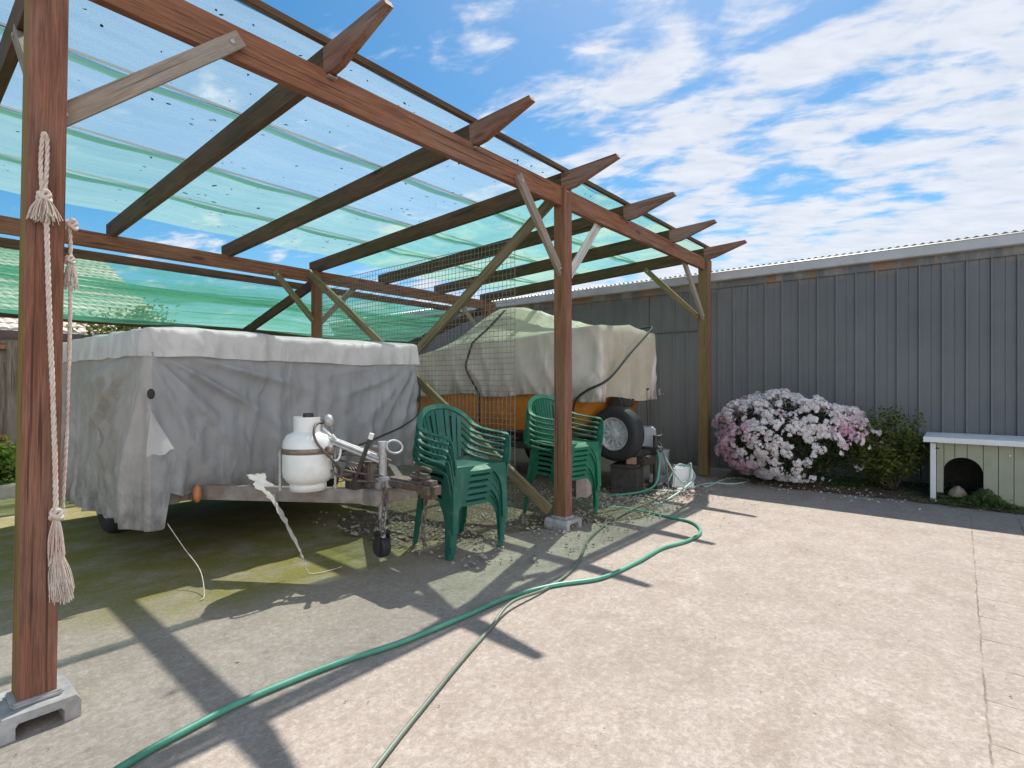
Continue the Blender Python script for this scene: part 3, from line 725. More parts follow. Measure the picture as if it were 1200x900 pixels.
def ropes():
    r1 = thing('rope', 'frayed white rope looped on a nail on the front face of the near post', 'rope', (.40, 2.49, 2.08))
    o = Vector((.40, 2.49, 2.08))
    bm = bmesh.new()
    lp = spline([(.396, 2.486, 1.87), (.392, 2.487, 1.98), (.397, 2.484, 2.07), (.403, 2.483, 2.083), (.409, 2.484, 2.06), (.408, 2.487, 1.96), (.402, 2.486, 1.87)], 10)
    twisted(bm, [p-o for p in densify(lp)], .0064); obj('loop', bm, M['rope'], r1, True)
    bm = bmesh.new(); knot(bm, Vector((.400, 2.480, 1.862))-o, .017); obj('knot', bm, M['rope'], r1, True)
    bm = bmesh.new(); fray(bm, Vector((.400, 2.478, 1.855))-o, .085, .052, 90, .0018); obj('frayed_end', bm, M['rope'], r1, True)
    bm = bmesh.new()
    ln = spline([(.404, 2.480, 1.85), (.408, 2.480, 1.70), (.414, 2.480, 1.45), (.424, 2.480, 1.15), (.430, 2.480, .90), (.432, 2.480, .74)], 14)
    twisted(bm, [p-o for p in densify(ln)], .0072); obj('line', bm, M['rope'], r1, True)
    bm = bmesh.new(); knot(bm, Vector((.433, 2.480, .735))-o, .016); obj('knot', bm, M['rope'], r1, True)
    bm = bmesh.new(); fray(bm, Vector((.433, 2.480, .73))-o, .17, .024, 50, .002)
    fray(bm, Vector((.437, 2.480, .60))-o, .18, .036, 130, .0014, (.012, 0))
    obj('frayed_end', bm, M['rope'], r1, True)
    r2 = thing('rope', 'thinner grey rope hanging down the right side of the near post', 'rope', (.485, 2.53, 1.8)); o = Vector((.485, 2.53, 1.8))
    bm = bmesh.new()
    ln = spline([(.478, 2.53, 1.80), (.482, 2.53, 1.72), (.482, 2.53, 1.5), (.474, 2.53, 1.1), (.462, 2.53, .80), (.460, 2.53, .70)], 14)
    twisted(bm, [p-o for p in densify(ln)], .0058); obj('line', bm, M['rope'], r2, True)
    for kz, kx, ks in ((1.79, .484, .016), (1.66, .480, .012)):
        bm = bmesh.new(); knot(bm, Vector((kx, 2.53, kz))-o, ks); obj('knot', bm, M['rope'], r2, True)
    bm = bmesh.new(); fray(bm, Vector((.482, 2.53, 1.65))-o, .10, .026, 60, .0016); obj('frayed_end', bm, M['rope'], r2, True)
ropes()

# ------------------------------------------------------------------ shed
def shed():
    t = thing('shed', 'long grey ribbed steel shed with a pale gutter along its roof edge', 'shed', (7.68, 2, 0))
    X0, Y0 = 7.68, 2.0
    bm = bmesh.new(); prof = []
    y = -7.0; k = 0
    while y < 12.5:
        j = .0035*math.sin(k*2.1)
        prof += [(y, 0), (y+.072, 0), (y+.075, .004), (y+.081, .004), (y+.084, 0), (y+.165, 0), (y+.172, -.017), (y+.186, -.019), (y+.193, 0)]
        y += .205; k += 1
    def strip(bm, prof, z0, z1, ya, yb, dx=0):
        pr = [p for p in prof if ya <= p[0] <= yb]
        zs = [z0+(z1-z0)*i/5 for i in range(6)]; cols = []
        for yy, xx in pr: cols.append([bm.verts.new((xx+dx+.0025*mnoise.noise(Vector((yy*1.5, z*1.2, 0))), yy-Y0, z)) for z in zs])
        for A, B in zip(cols, cols[1:]):
            for i in range(5): bm.faces.new((A[i], B[i], B[i+1], A[i+1]))
    strip(bm, prof, .03, 2.66, -7, 2.72); strip(bm, prof, 1.985, 2.66, 2.72, 3.66); strip(bm, prof, .03, 2.66, 3.66, 12.4)
    add_box(bm, (.022, -9, .02), (.045, 10.3, 2.62))
    # other walls
    add_box(bm, (.05, -9, 0), (6, -8.95, 2.6)); add_box(bm, (.05, 10.3, 0), (6, 10.35, 2.6))
    obj('wall_cladding', bm, M['shed'], t)
    d = bmesh.new(); pd = [(p[0]+.05, p[1]) for p in prof]
    strip(d, pd, .06, 1.96, 2.76, 3.62, .012)
    add_box(d, (.012, 2.745-Y0, .05), (.03, 2.757-Y0, 1.968)); add_box(d, (.012, 3.625-Y0, .05), (.03, 3.637-Y0, 1.968)); add_box(d, (-.012, 2.74-Y0, 1.968), (.03, 3.64-Y0, 1.982))
    door = obj('door', d, M['shed'], t)
    hb = bmesh.new(); add_box(hb, (-.035, 3.47-Y0, 1.02), (.0, 3.50-Y0, 1.13), .005); add_tube(hb, [(-.02, 3.485-Y0, 1.05), (-.05, 3.485-Y0, 1.05), (-.05, 3.40-Y0, 1.05)], .007, 8)
    obj('handle', hb, M['galv'], door)
    # gutter, flashing below it, roof
    g = bmesh.new(); gp_ = [(-.004, 2.635), (-.10, 2.635), (-.112, 2.645), (-.112, 2.742), (-.122, 2.752), (-.112, 2.760), (-.10, 2.75), (-.098, 2.65), (-.004, 2.65)]
    ring = lambda yy: [g.verts.new((x, yy-Y0, z)) for x, z in gp_]
    cuts = [-7, -3.9, -.65, 1.62, 4.4, 7.6, 12.4]
    prev = ring(cuts[0])
    for c in cuts[1:]:
        nx = ring(c)
        for i in range(len(gp_)): g.faces.new((prev[i], prev[(i+1) % len(gp_)], nx[(i+1) % len(gp_)], nx[i]))
        prev = nx
    for c in cuts[1:-1]: add_box(g, (-.1155, c-Y0-.02, 2.632), (-.095, c-Y0+.02, 2.745), .002)
    obj('gutter', g, M['gutter'], t)
    f = bmesh.new(); add_box(f, (-.0245, -9, 2.545), (-.0205, 10.4, 2.64)); obj('flashing', f, M['shed'], t)
    r = bmesh.new(); yy = -7.0; rows = []
    while yy < 12.4:
        z = 2.778+.010*math.sin(2*math.pi*yy/.076)
        rows.append([r.verts.new((xx, yy-Y0, z+.12*(xx+.09)+(.0 if xx < 5 else -.6))) for xx in (-.085, 1.5, 3.2)]); yy += .0095
    for A, B in zip(rows, rows[1:]):
        for i in range(2): r.faces.new((A[i], A[i+1], B[i+1], B[i]))
    obj('roof', r, M['roof_sheet'], t, smooth=True)
shed()

# ------------------------------------------------------------------ fence and house at the back
def fence():
    t = thing('paling_fence', 'weathered timber paling fence behind the green bush', 'fence', (0, 9.9, 0))
    bm = bmesh.new(); x = -14.0
    while x < 7.6:
        w = rnd.uniform(.093, .099); z1 = 1.80+rnd.uniform(-.012, .012); d = rnd.uniform(-.004, .004)
        add_box(bm, (x, d, .08), (x+w, d+.016, z1), .002); x += w+rnd.uniform(.002, .006)
    obj('palings', bm, M['fence_wood'], t)
    for z in (.45, 1.67):
        b = bmesh.new(); add_box(b, (-14, -.055, z), (7.6, -.006, z+.075), .003); obj('rail', b, M['rail_wood'], t)
    b = bmesh.new(); add_box(b, (-14, -.035, 1.82), (7.6, .05, 1.855), .004); obj('capping', b, M['fascia'], t)
    for px in (-10.8, -8.4, -6, -3.6, -1.2, 1.2, 3.6, 6.0):
        b = bmesh.new(); add_box(b, (px, -.105, .05), (px+.1, -.057, 1.78), .004); obj('fence_post', b, M['fence_wood'], t)
fence()
def house():
    t = thing('house', 'neighbouring house with a cream tiled roof beyond the back fence', 'house', (-4, 16, 0))
    b = bmesh.new(); add_box(b, (-7, -1.9, -.3), (8, 6, 2.12)); obj('wall', b, M['housewall'], t)
    # stepped rows of tiles
    b = bmesh.new(); ny = 22; nx = 190; x0, x1 = -7.6, 8.6
    for r in range(ny):
        ya = -2.5+.30*r; za = 2.20+.30*r*.42; rows = []
        for i in range(nx*2+1):
            x = x0+(x1-x0)*i/(nx*2); h = .028*abs(math.sin(math.pi*i/4+(r % 2)*.9))
            rows.append([b.verts.new((x, ya, za-.02+h)), b.verts.new((x, ya+.004, za+.028+h)), b.verts.new((x, ya+.33, za+.028+h+.33*.42-.035))])
        for A, B in zip(rows, rows[1:]):
            for i in range(2): b.faces.new((A[i], B[i], B[i+1], A[i+1]))
    obj('roof', b, M['tile'], t)
    b = bmesh.new(); add_box(b, (x0, -2.56, 2.02), (x1, -2.505, 2.19)); obj('fascia', b, M['fascia'], t)
    for a, b_ in ((-1.2, .6), (3.2, 4.9)):
        w = bmesh.new(); add_box(w, (a, -1.96, .8), (b_, -1.91, 1.9)); obj('window', w, M['glass'], t)
house()

# ------------------------------------------------------------------ kennel
def kennel():
    t = thing('dog_kennel', 'low sage green dog kennel with a white roof board and arched opening', 'kennel', (7.0, -.45, 0))
    L = lambda x, y, z: (x-7.0, y+.45, z)
    # front boards with the arch cut out: polygon strips in the YZ plane at X = 6.98
    b = bmesh.new()
    cy, hw, zs = -.022, .152, .315     # arch centre, half width, spring line
    def zb(y): return .10 if y > -.17 else max(.02, .10-(-.17-y)*.9)
    edges = [.185, .125, .04, -.055, -.175, -.285, -.395, -.51, -.62, -.73, -.84, -.95, -1.06]
    fx = 6.985
    def top(y):
        d = abs(y-cy)
        if d >= hw: return None
        return zs+.0+math.sqrt(max(0, 1-(d/hw)**2))*.152
    for a, c in zip(edges, edges[1:]):
        n = 12
        for i in range(n):
            y0 = a+(c-a)*i/n; y1 = a+(c-a)*(i+1)/n
            if i == 0: y0 -= .0025
            if i == n-1: y1 += .0025
            t0, t1 = top(y0), top(y1)
            lo0 = t0 if t0 is not None else zb(y0); lo1 = t1 if t1 is not None else zb(y1)
            q = [(fx, y0, lo0), (fx, y1, lo1), (fx, y1, .605), (fx, y0, .605)]
            f = [b.verts.new(L(*p)) for p in q]; g = [b.verts.new(L(p[0]+.014, p[1], p[2])) for p in q]
            b.faces.new(f); b.faces.new(g[::-1])
            for k in range(4): b.faces.new((f[k], g[k], g[(k+1) % 4], f[(k+1) % 4]))
    bmesh.ops.remove_doubles(b, verts=b.verts[:], dist=.0004)
    obj('front_boards', b, M['kennel'], t)
    b = bmesh.new()
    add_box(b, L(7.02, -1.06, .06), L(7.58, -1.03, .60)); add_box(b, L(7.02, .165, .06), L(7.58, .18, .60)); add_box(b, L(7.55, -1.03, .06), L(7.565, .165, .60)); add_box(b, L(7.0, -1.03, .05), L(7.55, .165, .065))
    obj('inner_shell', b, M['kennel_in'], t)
    b = bmesh.new(); add_box(b, L(6.965, .188, .01), L(7.04, .235, .60), .004); obj('leg', b, M['kennel_white'], t)
    b = bmesh.new(); add_box(b, L(6.965, -1.10, .02), L(7.04, -1.065, .60), .004); obj('leg', b, M['kennel_white'], t)
    b = bmesh.new(); add_box(b, L(6.90, -1.18, .61), L(7.63, .29, .662), .004); obj('roof_board', b, M['kennel_white'], t)
    b = bmesh.new(); add_box(b, L(6.965, -.50, .53), L(6.983, -.485, .59)); obj('latch', b, M['galv'], t)
    b = bmesh.new(); add_box(b, L(6.975, -.375, .508), L(6.984, -.36, .522)); obj('screw_head', b, M['kennel_white'], t)
    # stone lying inside the doorway
    r = bmesh.new(); bmesh.ops.create_icosphere(r, subdivisions=3, radius=1)
    for v in r.verts:
        v.co = Vector((v.co.x*.09, v.co.y*.075, max(-.25, v.co.z)*.075))*(1+.2*mnoise.noise(v.co*2)); v.co.z *= (1.15-abs(v.co.y)*4)
    o = obj('rock', r, M['rock'], smooth=True); o.location = (7.07, .02, .17-.0); tag(o, 'tan rock lying inside the arched kennel doorway', 'rock')
    o.location.z = .085
kennel()
# ------------------------------------------------------------------ camper trailer under its cover
def clampf(x, a=0., b=1.): return max(a, min(b, x))
def smooth(a, b, x):
    t = clampf((x-a)/(b-a)); return t*t*(3-2*t)
TX0, TX1, TY0, TY1 = 1.10, 3.28, 3.86, 6.25
LS = TY1-TY0; FS = TX1-TX0
def perim(s):
    "point, outward normal along the cover's outline"
    r = .06
    if s < LS-r: return Vector((TX0, TY1-s, 0)), Vector((-1, 0, 0))
    if s < LS+r:
        a = (s-(LS-r))/(2*r)*math.pi/2; n = Vector((-math.cos(a), -math.sin(a), 0))
        return Vector((TX0+r, TY0+r, 0))+n*r, n
    if s < LS+FS-r: return Vector((TX0+s-LS, TY0, 0)), Vector((0, -1, 0))
    if s < LS+FS+r:
        a = (s-(LS+FS-r))/(2*r)*math.pi/2; n = Vector((math.sin(a), -math.cos(a), 0))
        return Vector((TX1-r, TY0+r, 0))+n*r, n
    return Vector((TX1, TY0+s-LS-FS, 0)), Vector((1, 0, 0))
def ridg(x, y, z=0): return (1-abs(mnoise.noise(Vector((x, y, z)))))**3
def hem(s):
    f = s-LS
    n = mnoise.noise(Vector((s*4.5, 2, 0)))
    if f < 0: return .30-.06*smooth(0, 2.0, -f)+.018*n
    if f < .075: return .30+.02*n
    if f < .115: return .30+.22*smooth(.075, .112, f)
    if f < FS: return .50-.08*smooth(.12, .5, f)*smooth(1.5, .9, f)+.03*n+.05*(1-abs(math.sin(f*9+.6)))**2*smooth(.9, .5, f)-.04*smooth(.3, 1.4, f)+.03*math.sin(f*17)*math.exp(-f*2.5)
    return .45+.02*n
def fold(s, t, z):
    f = s-LS; d = 1.39-z
    o = 0
    # soft hanging folds
    a = .014+.040*smooth(0, .9, d)
    o += a*(ridg(s*3.4+d*.25, d*.3, 1)-.35)
    o += .014*(ridg(s*8+d*.6, d*.7, 4)-.3)*smooth(0, .3, d)*(1 if f > 0 else .4)
    if f >= 0 and f <= FS:
        # creases that fan out from both upper corners
        th = math.atan2(d+.08, f+.05); rr = math.hypot(d, f)
        o += .075*math.exp(-((rr-.45)/.5)**2)*(ridg(th*3.6, rr*.22, 9)-.3)
        th2 = math.atan2(d+.08, FS-f+.05); rr2 = math.hypot(d, FS-f)
        o += .05*math.exp(-((rr2-.4)/.45)**2)*(ridg(th2*3.6, rr2*.5, 3)-.3)
        # swag pulled up towards the tie by the gas bottle
        o += .045*(ridg((f-.2)*1.9-d*1.7, d*.3+f*.2, 12)-.35)*smooth(.1, .7, d)
        o -= .05*smooth(.45, 1.1, f)*smooth(FS-.1, FS-.8, f)*smooth(.1, .6, d)*.6
        o += .07*math.exp(-((f-.05)/.12)**2)*smooth(.35, 1.0, d)
    if f < 0:
        th = math.atan2(d+.1, -f+.05); rr = math.hypot(d, f)
        o += .10*math.exp(-((rr-.75)/.5)**2)*(ridg(th*4.4, rr*.15, 7)-.25)
        o += .06*smooth(.5, 1.05, d)*(ridg(s*4.2+d*.5, 3, 2)-.2)
    return o+.008*mnoise.noise(Vector((s*11, z*11, 3)))+.005*(ridg(s*6+z*4, z*5-s*2, 6)-.4)
def cover():
    t = thing('trailer_cover', 'large torn pale grey fabric cover draped over the camper trailer', 'cover', (TX0+FS/2, (TY0+TY1)/2, 0))
    o = Vector((TX0+FS/2, (TY0+TY1)/2, 0)); S = LS+FS+LS; NS = 420
    # top with its overhanging band
    bm = bmesh.new(); rows = []
    prof = [(1.0, 1.60), (.7, 1.605), (.4, 1.60), (.22, 1.585), (.12, 1.575), (.05, 1.565), (.022, 1.560), (.006, 1.550), (.001, 1.52), (-.002, 1.48), (-.004, 1.45), (-.006, 1.42), (-.008, 1.395), (-.009, 1.38)]
    for d, z in prof:
        row = []
        for i in range(NS+1):
            s = S*i/NS; p, n = perim(s)
            if d > .1:
                x0 = clampf(p.x, TX0+d, TX1-d); y0 = max(p.y, TY0+d); q = Vector((x0, y0, 0))
            else: q = p-n*d
            k = smooth(.5, 0, d)
            zz = z-.018*math.sin(math.pi*clampf((s-LS)/FS))*k
            f = s-LS
            w = .022*(ridg(s*4.2+(1.56-z)*1.2, (1.56-z)*2, 6)-.35)*smooth(.3, -.02, d)+.018*smooth(.02, -.02, d)*ridg(s*9, z*2, 8)
            if f > 0: w += .045*(ridg(math.atan2(1.60-z+.05, f+.03)*4.2, 1, 5)-.3)*math.exp(-f*1.6)
            q = q+n*w
            zz += .012*mnoise.noise(Vector((q.x*3, q.y*3, 1)))+.02*(ridg(q.x*2.2+q.y, q.y*1.3, 2)-.4)*k*(1 if d > -.001 else .3)
            if d == prof[-1][0]: zz += .006*mnoise.noise(Vector((s*5, 7, 0)))
            row.append(bm.verts.new(q-o+Vector((0, 0, zz))))
        rows.append(row)
    for A, B in zip(rows, rows[1:]):
        for i in range(NS): bm.faces.new((A[i], A[i+1], B[i+1], B[i]))
    bm.faces.new(rows[0])
    obj('top_panel', bm, M['cover_pale'], t, True)
    # skirt
    bm = bmesh.new(); NR = 60; rows = []
    for j in range(NR+1):
        row = []
        for i in range(NS+1):
            s = S*i/NS; p, n = perim(s); h = hem(s); v = j/NR; z = 1.40+(h-1.40)*v
            q = p+n*(.0+max(-.035, fold(s, v, z))*smooth(0, .16, v))
            # slight inward tuck of the hem
            q -= n*.03*smooth(.8, 1, v)*(1 if s > LS+.2 else -.2)
            row.append(bm.verts.new(q-o+Vector((0, 0, z))))
        rows.append(row)
    for A, B in zip(rows, rows[1:]):
        for i in range(NS):
            f = bm.faces.new((A[i], A[i+1], B[i+1], B[i])); s = S*(i+.5)/NS
            f.material_index = 1 if s < LS+.03 or s > LS+FS else 0
    obj('skirt', bm, [M['cover_grey'], M['cover_side']], t, True)
    # white torn flap on the corner, ragged strip and cord
    bm = bmesh.new()
    A, B, C = Vector((1.10, 3.775, 1.05)), Vector((1.06, 3.70, .765)), Vector((1.20, 3.685, .80)); g = []
    for i in range(9):
        v = i/8; row = []
        for j in range(6):
            h = j/5; q = A+(B-A)*v+((C-B)*h)*v; q.y -= .022*math.sin(h*math.pi)*v+.01*math.sin(v*6+h*3); q.z += .012*math.sin(h*9)*(v > .95)
            row.append(bm.verts.new(q-o))
        g.append(row)
    for a, b in zip(g, g[1:]):
        for j in range(5): bm.faces.new((a[j], a[j+1], b[j+1], b[j]))
    obj('torn_flap', bm, M['flap'], t, True)
    bm = bmesh.new(); pts = spline([(1.66, 3.62, .60), (1.66, 3.50, .54), (1.66, 3.38, .47), (1.68, 3.28, .36), (1.73, 3.20, .19), (1.76, 3.16, .08)], 8)
    wd = lambda k: (.12 if k < .2 else .12-.085*smooth(.2, .45, k))*(1-.75*smooth(.6, 1, k))
    cols = []
    for k, p in enumerate(pts):
        w = wd(k/(len(pts)-1))*(.42+.10*math.sin(k*.9)+.05*math.sin(k*2.1))
        cols.append([bm.verts.new(p-o+Vector((w*h+.010*mnoise.noise(Vector((k*.9, h*3, 0))), -.045*min(1, w*8)*(ridg(h*1.3+k*.12, k*.15, 3)-.3)-.03*w*math.sin(h*5+k*.4), .014*mnoise.noise(Vector((k*.5, h*2, 7)))))) for h in (-1, -.66, -.33, 0, .33, .66, 1)])
    for A_, B_ in zip(cols, cols[1:]):
        for k in range(6): bm.faces.new((A_[k], A_[k+1], B_[k+1], B_[k]))
    obj('ragged_strip', bm, M['flap'], t, True)
    bm = bmesh.new(); add_tube(bm, [p-o for p in spline([(1.76, 3.16, .08), (1.78, 3.14, .012), (1.86, 3.10, .008), (1.99, 3.10, .008)], 6)], .003, 5)
    obj('cord', bm, M['rope'], t, True); bm = bmesh.new()
    add_tube(bm, [p-o for p in spline([(1.20, 3.80, .33), (1.23, 3.62, .21), (1.26, 3.45, .10), (1.22, 3.28, .012), (1.18, 3.22, .008)], 8)], .0028, 5)
    obj('cord', bm, M['rope'], t, True)
    # dark tie rope on the front face and dark eyelets
    bm = bmesh.new(); add_tube(bm, [p-o for p in spline([(3.24, 3.80, 1.18), (3.22, 3.79, .95), (3.06, 3.78, .84), (2.75, 3.79, .74), (2.45, 3.80, .66)], 8)], .007, 6)
    obj('tie_rope', bm, M['black'], t, True)
    for c in ((1.105, 3.775, 1.14), (3.23, 3.80, 1.06)):
        bm = bmesh.new()
        add_lathe(bm, [(.001, .012), (.016, .010), (.022, 0), (.016, -.010), (.001, -.012)], 10, Matrix.Translation(Vector(c)-o) @ Matrix.Rotation(R(90), 4, 'X') @ Matrix.Diagonal((1, 1.5, 1, 1)))
        obj('eyelet', bm, M['black'], t)
cover()

def wheel(parent, loc, r, w, axis, name='wheel', alloy=True):
    "tyre and rim; axis is the outward direction"
    x = Vector(axis).normalized(); z = Vector((0, 0, 1)); y = x.cross(z); Mx = Matrix((y, z, x)).transposed().to_4x4(); Mx.translation = Vector(loc)
    bm = bmesh.new(); h = w/2; ri = r*.60
    prof = [(ri, -h*.8), (ri*1.04, -h*.95), (r*.80, -h*1.02), (r*.93, -h*.92), (r*.985, -h*.68), (r, -h*.3), (r, h*.3), (r*.985, h*.68), (r*.93, h*.92), (r*.80, h*1.02), (ri*1.04, h*.95), (ri, h*.8), (ri*.97, h*.5), (ri*.97, -h*.5), (ri, -h*.8)]
    rings = add_lathe(bm, prof, 64, Mx)
    # tread blocks cut as small grooves
    for k in range(0, 64, 2):
        for j in (5, 6): rings[j][k].co = Mx @ (Mx.inverted() @ rings[j][k].co*1) if False else rings[j][k].co
    ty = obj(name, bm, M['black'], parent, True); sharp(ty, 50)
    bm = bmesh.new()
    add_lathe(bm, [(ri*.99, h*.82), (ri*1.0, h*.86), (ri*.94, h*.86), (ri*.90, h*.66), (ri*.84, h*.45), (ri*.80, h*.42), (ri*.80, -h*.6), (ri*.97, -h*.7)], 48, Mx)
    add_lathe(bm, [(ri*.80, h*.30), (ri*.3, h*.42), (ri*.27, h*.60), (ri*.2, h*.64), (.0005, h*.64)], 32, Mx)
    for k in range(6):
        a = k*math.pi/3
        for s in (-1, 1):
            Rk = Mx @ Matrix.Rotation(a+s*.13, 4, 'Z')
            add_box(bm, (ri*.24, -ri*.085, h*.30), (ri*.86, ri*.085, h*.56), .004, Rk @ Matrix.Rotation(s*.10, 4, 'Z'))
    for k in range(5):
        a = k*2*math.pi/5; add_lathe(bm, [(.009, h*.5), (.009, h*.70), (.0005, h*.71)], 6, Mx @ Matrix.Translation((ri*.40*math.cos(a), ri*.40*math.sin(a), 0)))
    rim = obj('rim', bm, M['alloy'], ty); sharp(rim, 40); return ty

def trailer():
    O = Vector((2.19, 5.0, 0)); t = thing('camper_trailer', 'camper trailer hidden under the grey cover with its drawbar sticking out', 'trailer', O)
    bm = bmesh.new()
    for x in (1.25, 3.05): add_box(bm, Vector((x, 3.92, .42))-O, Vector((x+.06, 6.15, .52))-O, .004)
    for y in (3.92, 4.9, 6.1): add_box(bm, Vector((1.31, y, .43))-O, Vector((3.05, y+.05, .51))-O, .004)
    obj('chassis', bm, M['drawbar'], t)
    bm = bmesh.new(); add_box(bm, Vector((1.22, 4.0, .54))-O, Vector((3.14, 6.14, 1.49))-O, .03); obj('body', bm, M['darkbox'], t)
    for x, ax in ((1.30, (-1, 0, 0)), (3.06, (1, 0, 0))): wheel(t, Vector((x, 5.28, .30))-O, .30, .17, ax)
    # A frame
    for a, b in (((1.36, 3.96, .485), (2.13, 2.80, .485)), ((3.0, 3.96, .485), (2.27, 2.80, .485))):
        timber('drawbar', Vector(a)-O, Vector(b)-O, .05, .092, M['drawbar'], t, bevel=.005, jig=.0004)
    bm = bmesh.new(); add_box(bm, Vector((2.02, 2.80, .44))-O, Vector((2.38, 3.02, .53))-O, .006); obj('nose_plate', bm, M['drawbar'], t)
    # coupling
    bm = bmesh.new(); add_box(bm, Vector((2.14, 2.52, .54))-O, Vector((2.27, 2.86, .60))-O, .015); add_box(bm, Vector((2.15, 2.42, .50))-O, Vector((2.26, 2.58, .61))-O, .03)
    add_box(bm, Vector((2.175, 2.50, .60))-O, Vector((2.235, 2.66, .645))-O, .015)
    add_tube(bm, [p-O for p in spline([(2.205, 2.62, .64), (2.205, 2.56, .68), (2.205, 2.48, .67)], 5)], .012, 8)
    cp = obj('coupling', bm, M['rusty'], t)
    # jockey stand with ring handle and wheel
    bm = bmesh.new(); J = Vector((2.13, 2.86, 0))
    add_tube(bm, [J+Vector((0, 0, .33))-O, J+Vector((0, 0, .80))-O], .027, 14); add_tube(bm, [J+Vector((0, 0, .16))-O, J+Vector((0, 0, .34))-O], .020, 12)
    add_box(bm, J+Vector((-.045, -.045, .50))-O, J+Vector((.045, .045, .60))-O, .008)
    add_tube(bm, [J+Vector((.0, 0, .78))-O, J+Vector((0, 0, .83))-O], .03, 14)
    js = obj('jockey_stand', bm, M['galv'], t); sharp(js)
    bm = bmesh.new(); ring = [J+Vector((.062*math.cos(a)+.07, .02*math.sin(a)-.03, .79+.04*math.sin(a)))-O for a in [2*math.pi*i/20 for i in range(21)]]
    add_tube(bm, ring, .008, 8, False); add_tube(bm, [J+Vector((.02, -.01, .79))-O, J+Vector((-.05, .04, .80))-O], .008, 8); obj('crank_ring', bm, M['galv'], js, True)
    for c in children(js): c.matrix_parent_inverse = Matrix()
    bm = bmesh.new(); add_lathe(bm, [(.001, -.030), (.056, -.032), (.068, -.02), (.068, .02), (.056, .032), (.001, .030)], 28, Matrix.Translation(J+Vector((.0, .01, .15))-O) @ Matrix.Rotation(R(90), 4, 'Y'))
    add_box(bm, J+Vector((-.045, -.02, .11))-O, J+Vector((-.036, .03, .24))-O); add_box(bm, J+Vector((.036, -.02, .11))-O, J+Vector((.045, .03, .24))-O); add_box(bm, J+Vector((-.045, -.02, .235))-O, J+Vector((.045, .03, .25))-O)
    obj('jockey_wheel', bm, M['black'], js)
    # hand brake lever, prop rods, winding gear
    bm = bmesh.new(); add_tube(bm, [Vector((1.98, 2.98, .53))-O, Vector((2.05, 2.88, .86))-O], .014, 8); add_box(bm, Vector((1.96, 2.93, .53))-O, Vector((2.03, 3.03, .60))-O, .006)
    bl = obj('brake_lever', bm, M['darkbox'], t)
    bm = bmesh.new(); add_tube(bm, [Vector((2.049, 2.882, .85))-O, Vector((2.056, 2.872, .885))-O], .017, 8); obj('lever_grip', bm, M['white_plastic'], bl)
    for k in range(4):
        bm = bmesh.new(); dx = .025*(k % 2); dz = .022*(k//2)
        add_tube(bm, spline([Vector((1.76+dx, 3.20+dx, .90+dz))-O, Vector((1.93+dx, 3.02, .80+dz))-O, Vector((2.10+dx, 2.86, .70+dz))-O], 5), .011, 8); obj('prop_rod', bm, M['galv'], t, True)
    bm = bmesh.new()
    for k in range(9): add_lathe(bm, [(.001, 0), (.052, 0), (.052, .006), (.001, .006)], 18, Matrix.Translation(Vector((1.99+k*.013, 3.04-.012*k, .615))-O) @ Matrix.Rotation(R(90), 4, 'Y'))
    add_tube(bm, [Vector((1.97, 3.05, .615))-O, Vector((2.13, 2.90, .615))-O], .016, 8); add_box(bm, Vector((2.04, 2.88, .53))-O, Vector((2.14, 2.97, .70))-O, .01)
    for k in range(5): add_tube(bm, spline([Vector((1.84+.03*k, 3.12, .72))-O, Vector((1.93+.02*k, 2.99, .60+.05*k))-O, Vector((2.10+.02*k, 2.84, .58+.03*k))-O], 6), .007, 6)
    obj('winch', bm, M['rusty'], t)
    # white looped hose and clamp hardware behind the bottle
    bm = bmesh.new(); add_tube(bm, spline([Vector(p)-O for p in ((1.86, 3.12, .92), (1.90, 3.06, .84), (1.84, 3.06, .75), (1.90, 3.02, .72), (1.93, 3.03, .80), (1.89, 3.06, .88))], 7), .008, 6); obj('looped_hose', bm, M['white_plastic'], t, True)
    # two short safety chains
    for cx, cy, top, bot in ((2.22, 2.56, .54, .17), (2.085, 2.79, .56, .26)):
        bm = bmesh.new(); z = top; k = 0
        while z > bot:
            a = R(90)*(k % 2); pts = [Vector((cx+.012*math.cos(u)*math.cos(a)+.01*math.sin(k*.7), cy+.012*math.cos(u)*math.sin(a), z+.024*math.sin(u)))-O for u in [2*math.pi*i/12 for i in range(13)]]
            add_tube(bm, pts, .005, 6, False); z -= .036; k += 1
        obj('safety_chain', bm, M['rusty'], t, True)
    bm = bmesh.new(); Mx = Matrix.Translation(Vector((1.37, 3.80, .49))-O) @ Matrix.Rotation(R(90), 4, 'X'); add_lathe(bm, [(.001, .03), (.03, .028), (.04, .01), (.04, -.02), (.001, -.02)], 18, Mx @ Matrix.Diagonal((.6, 1.5, 1, 1))); obj('reflector', bm, M['amber'], t, True)
trailer()

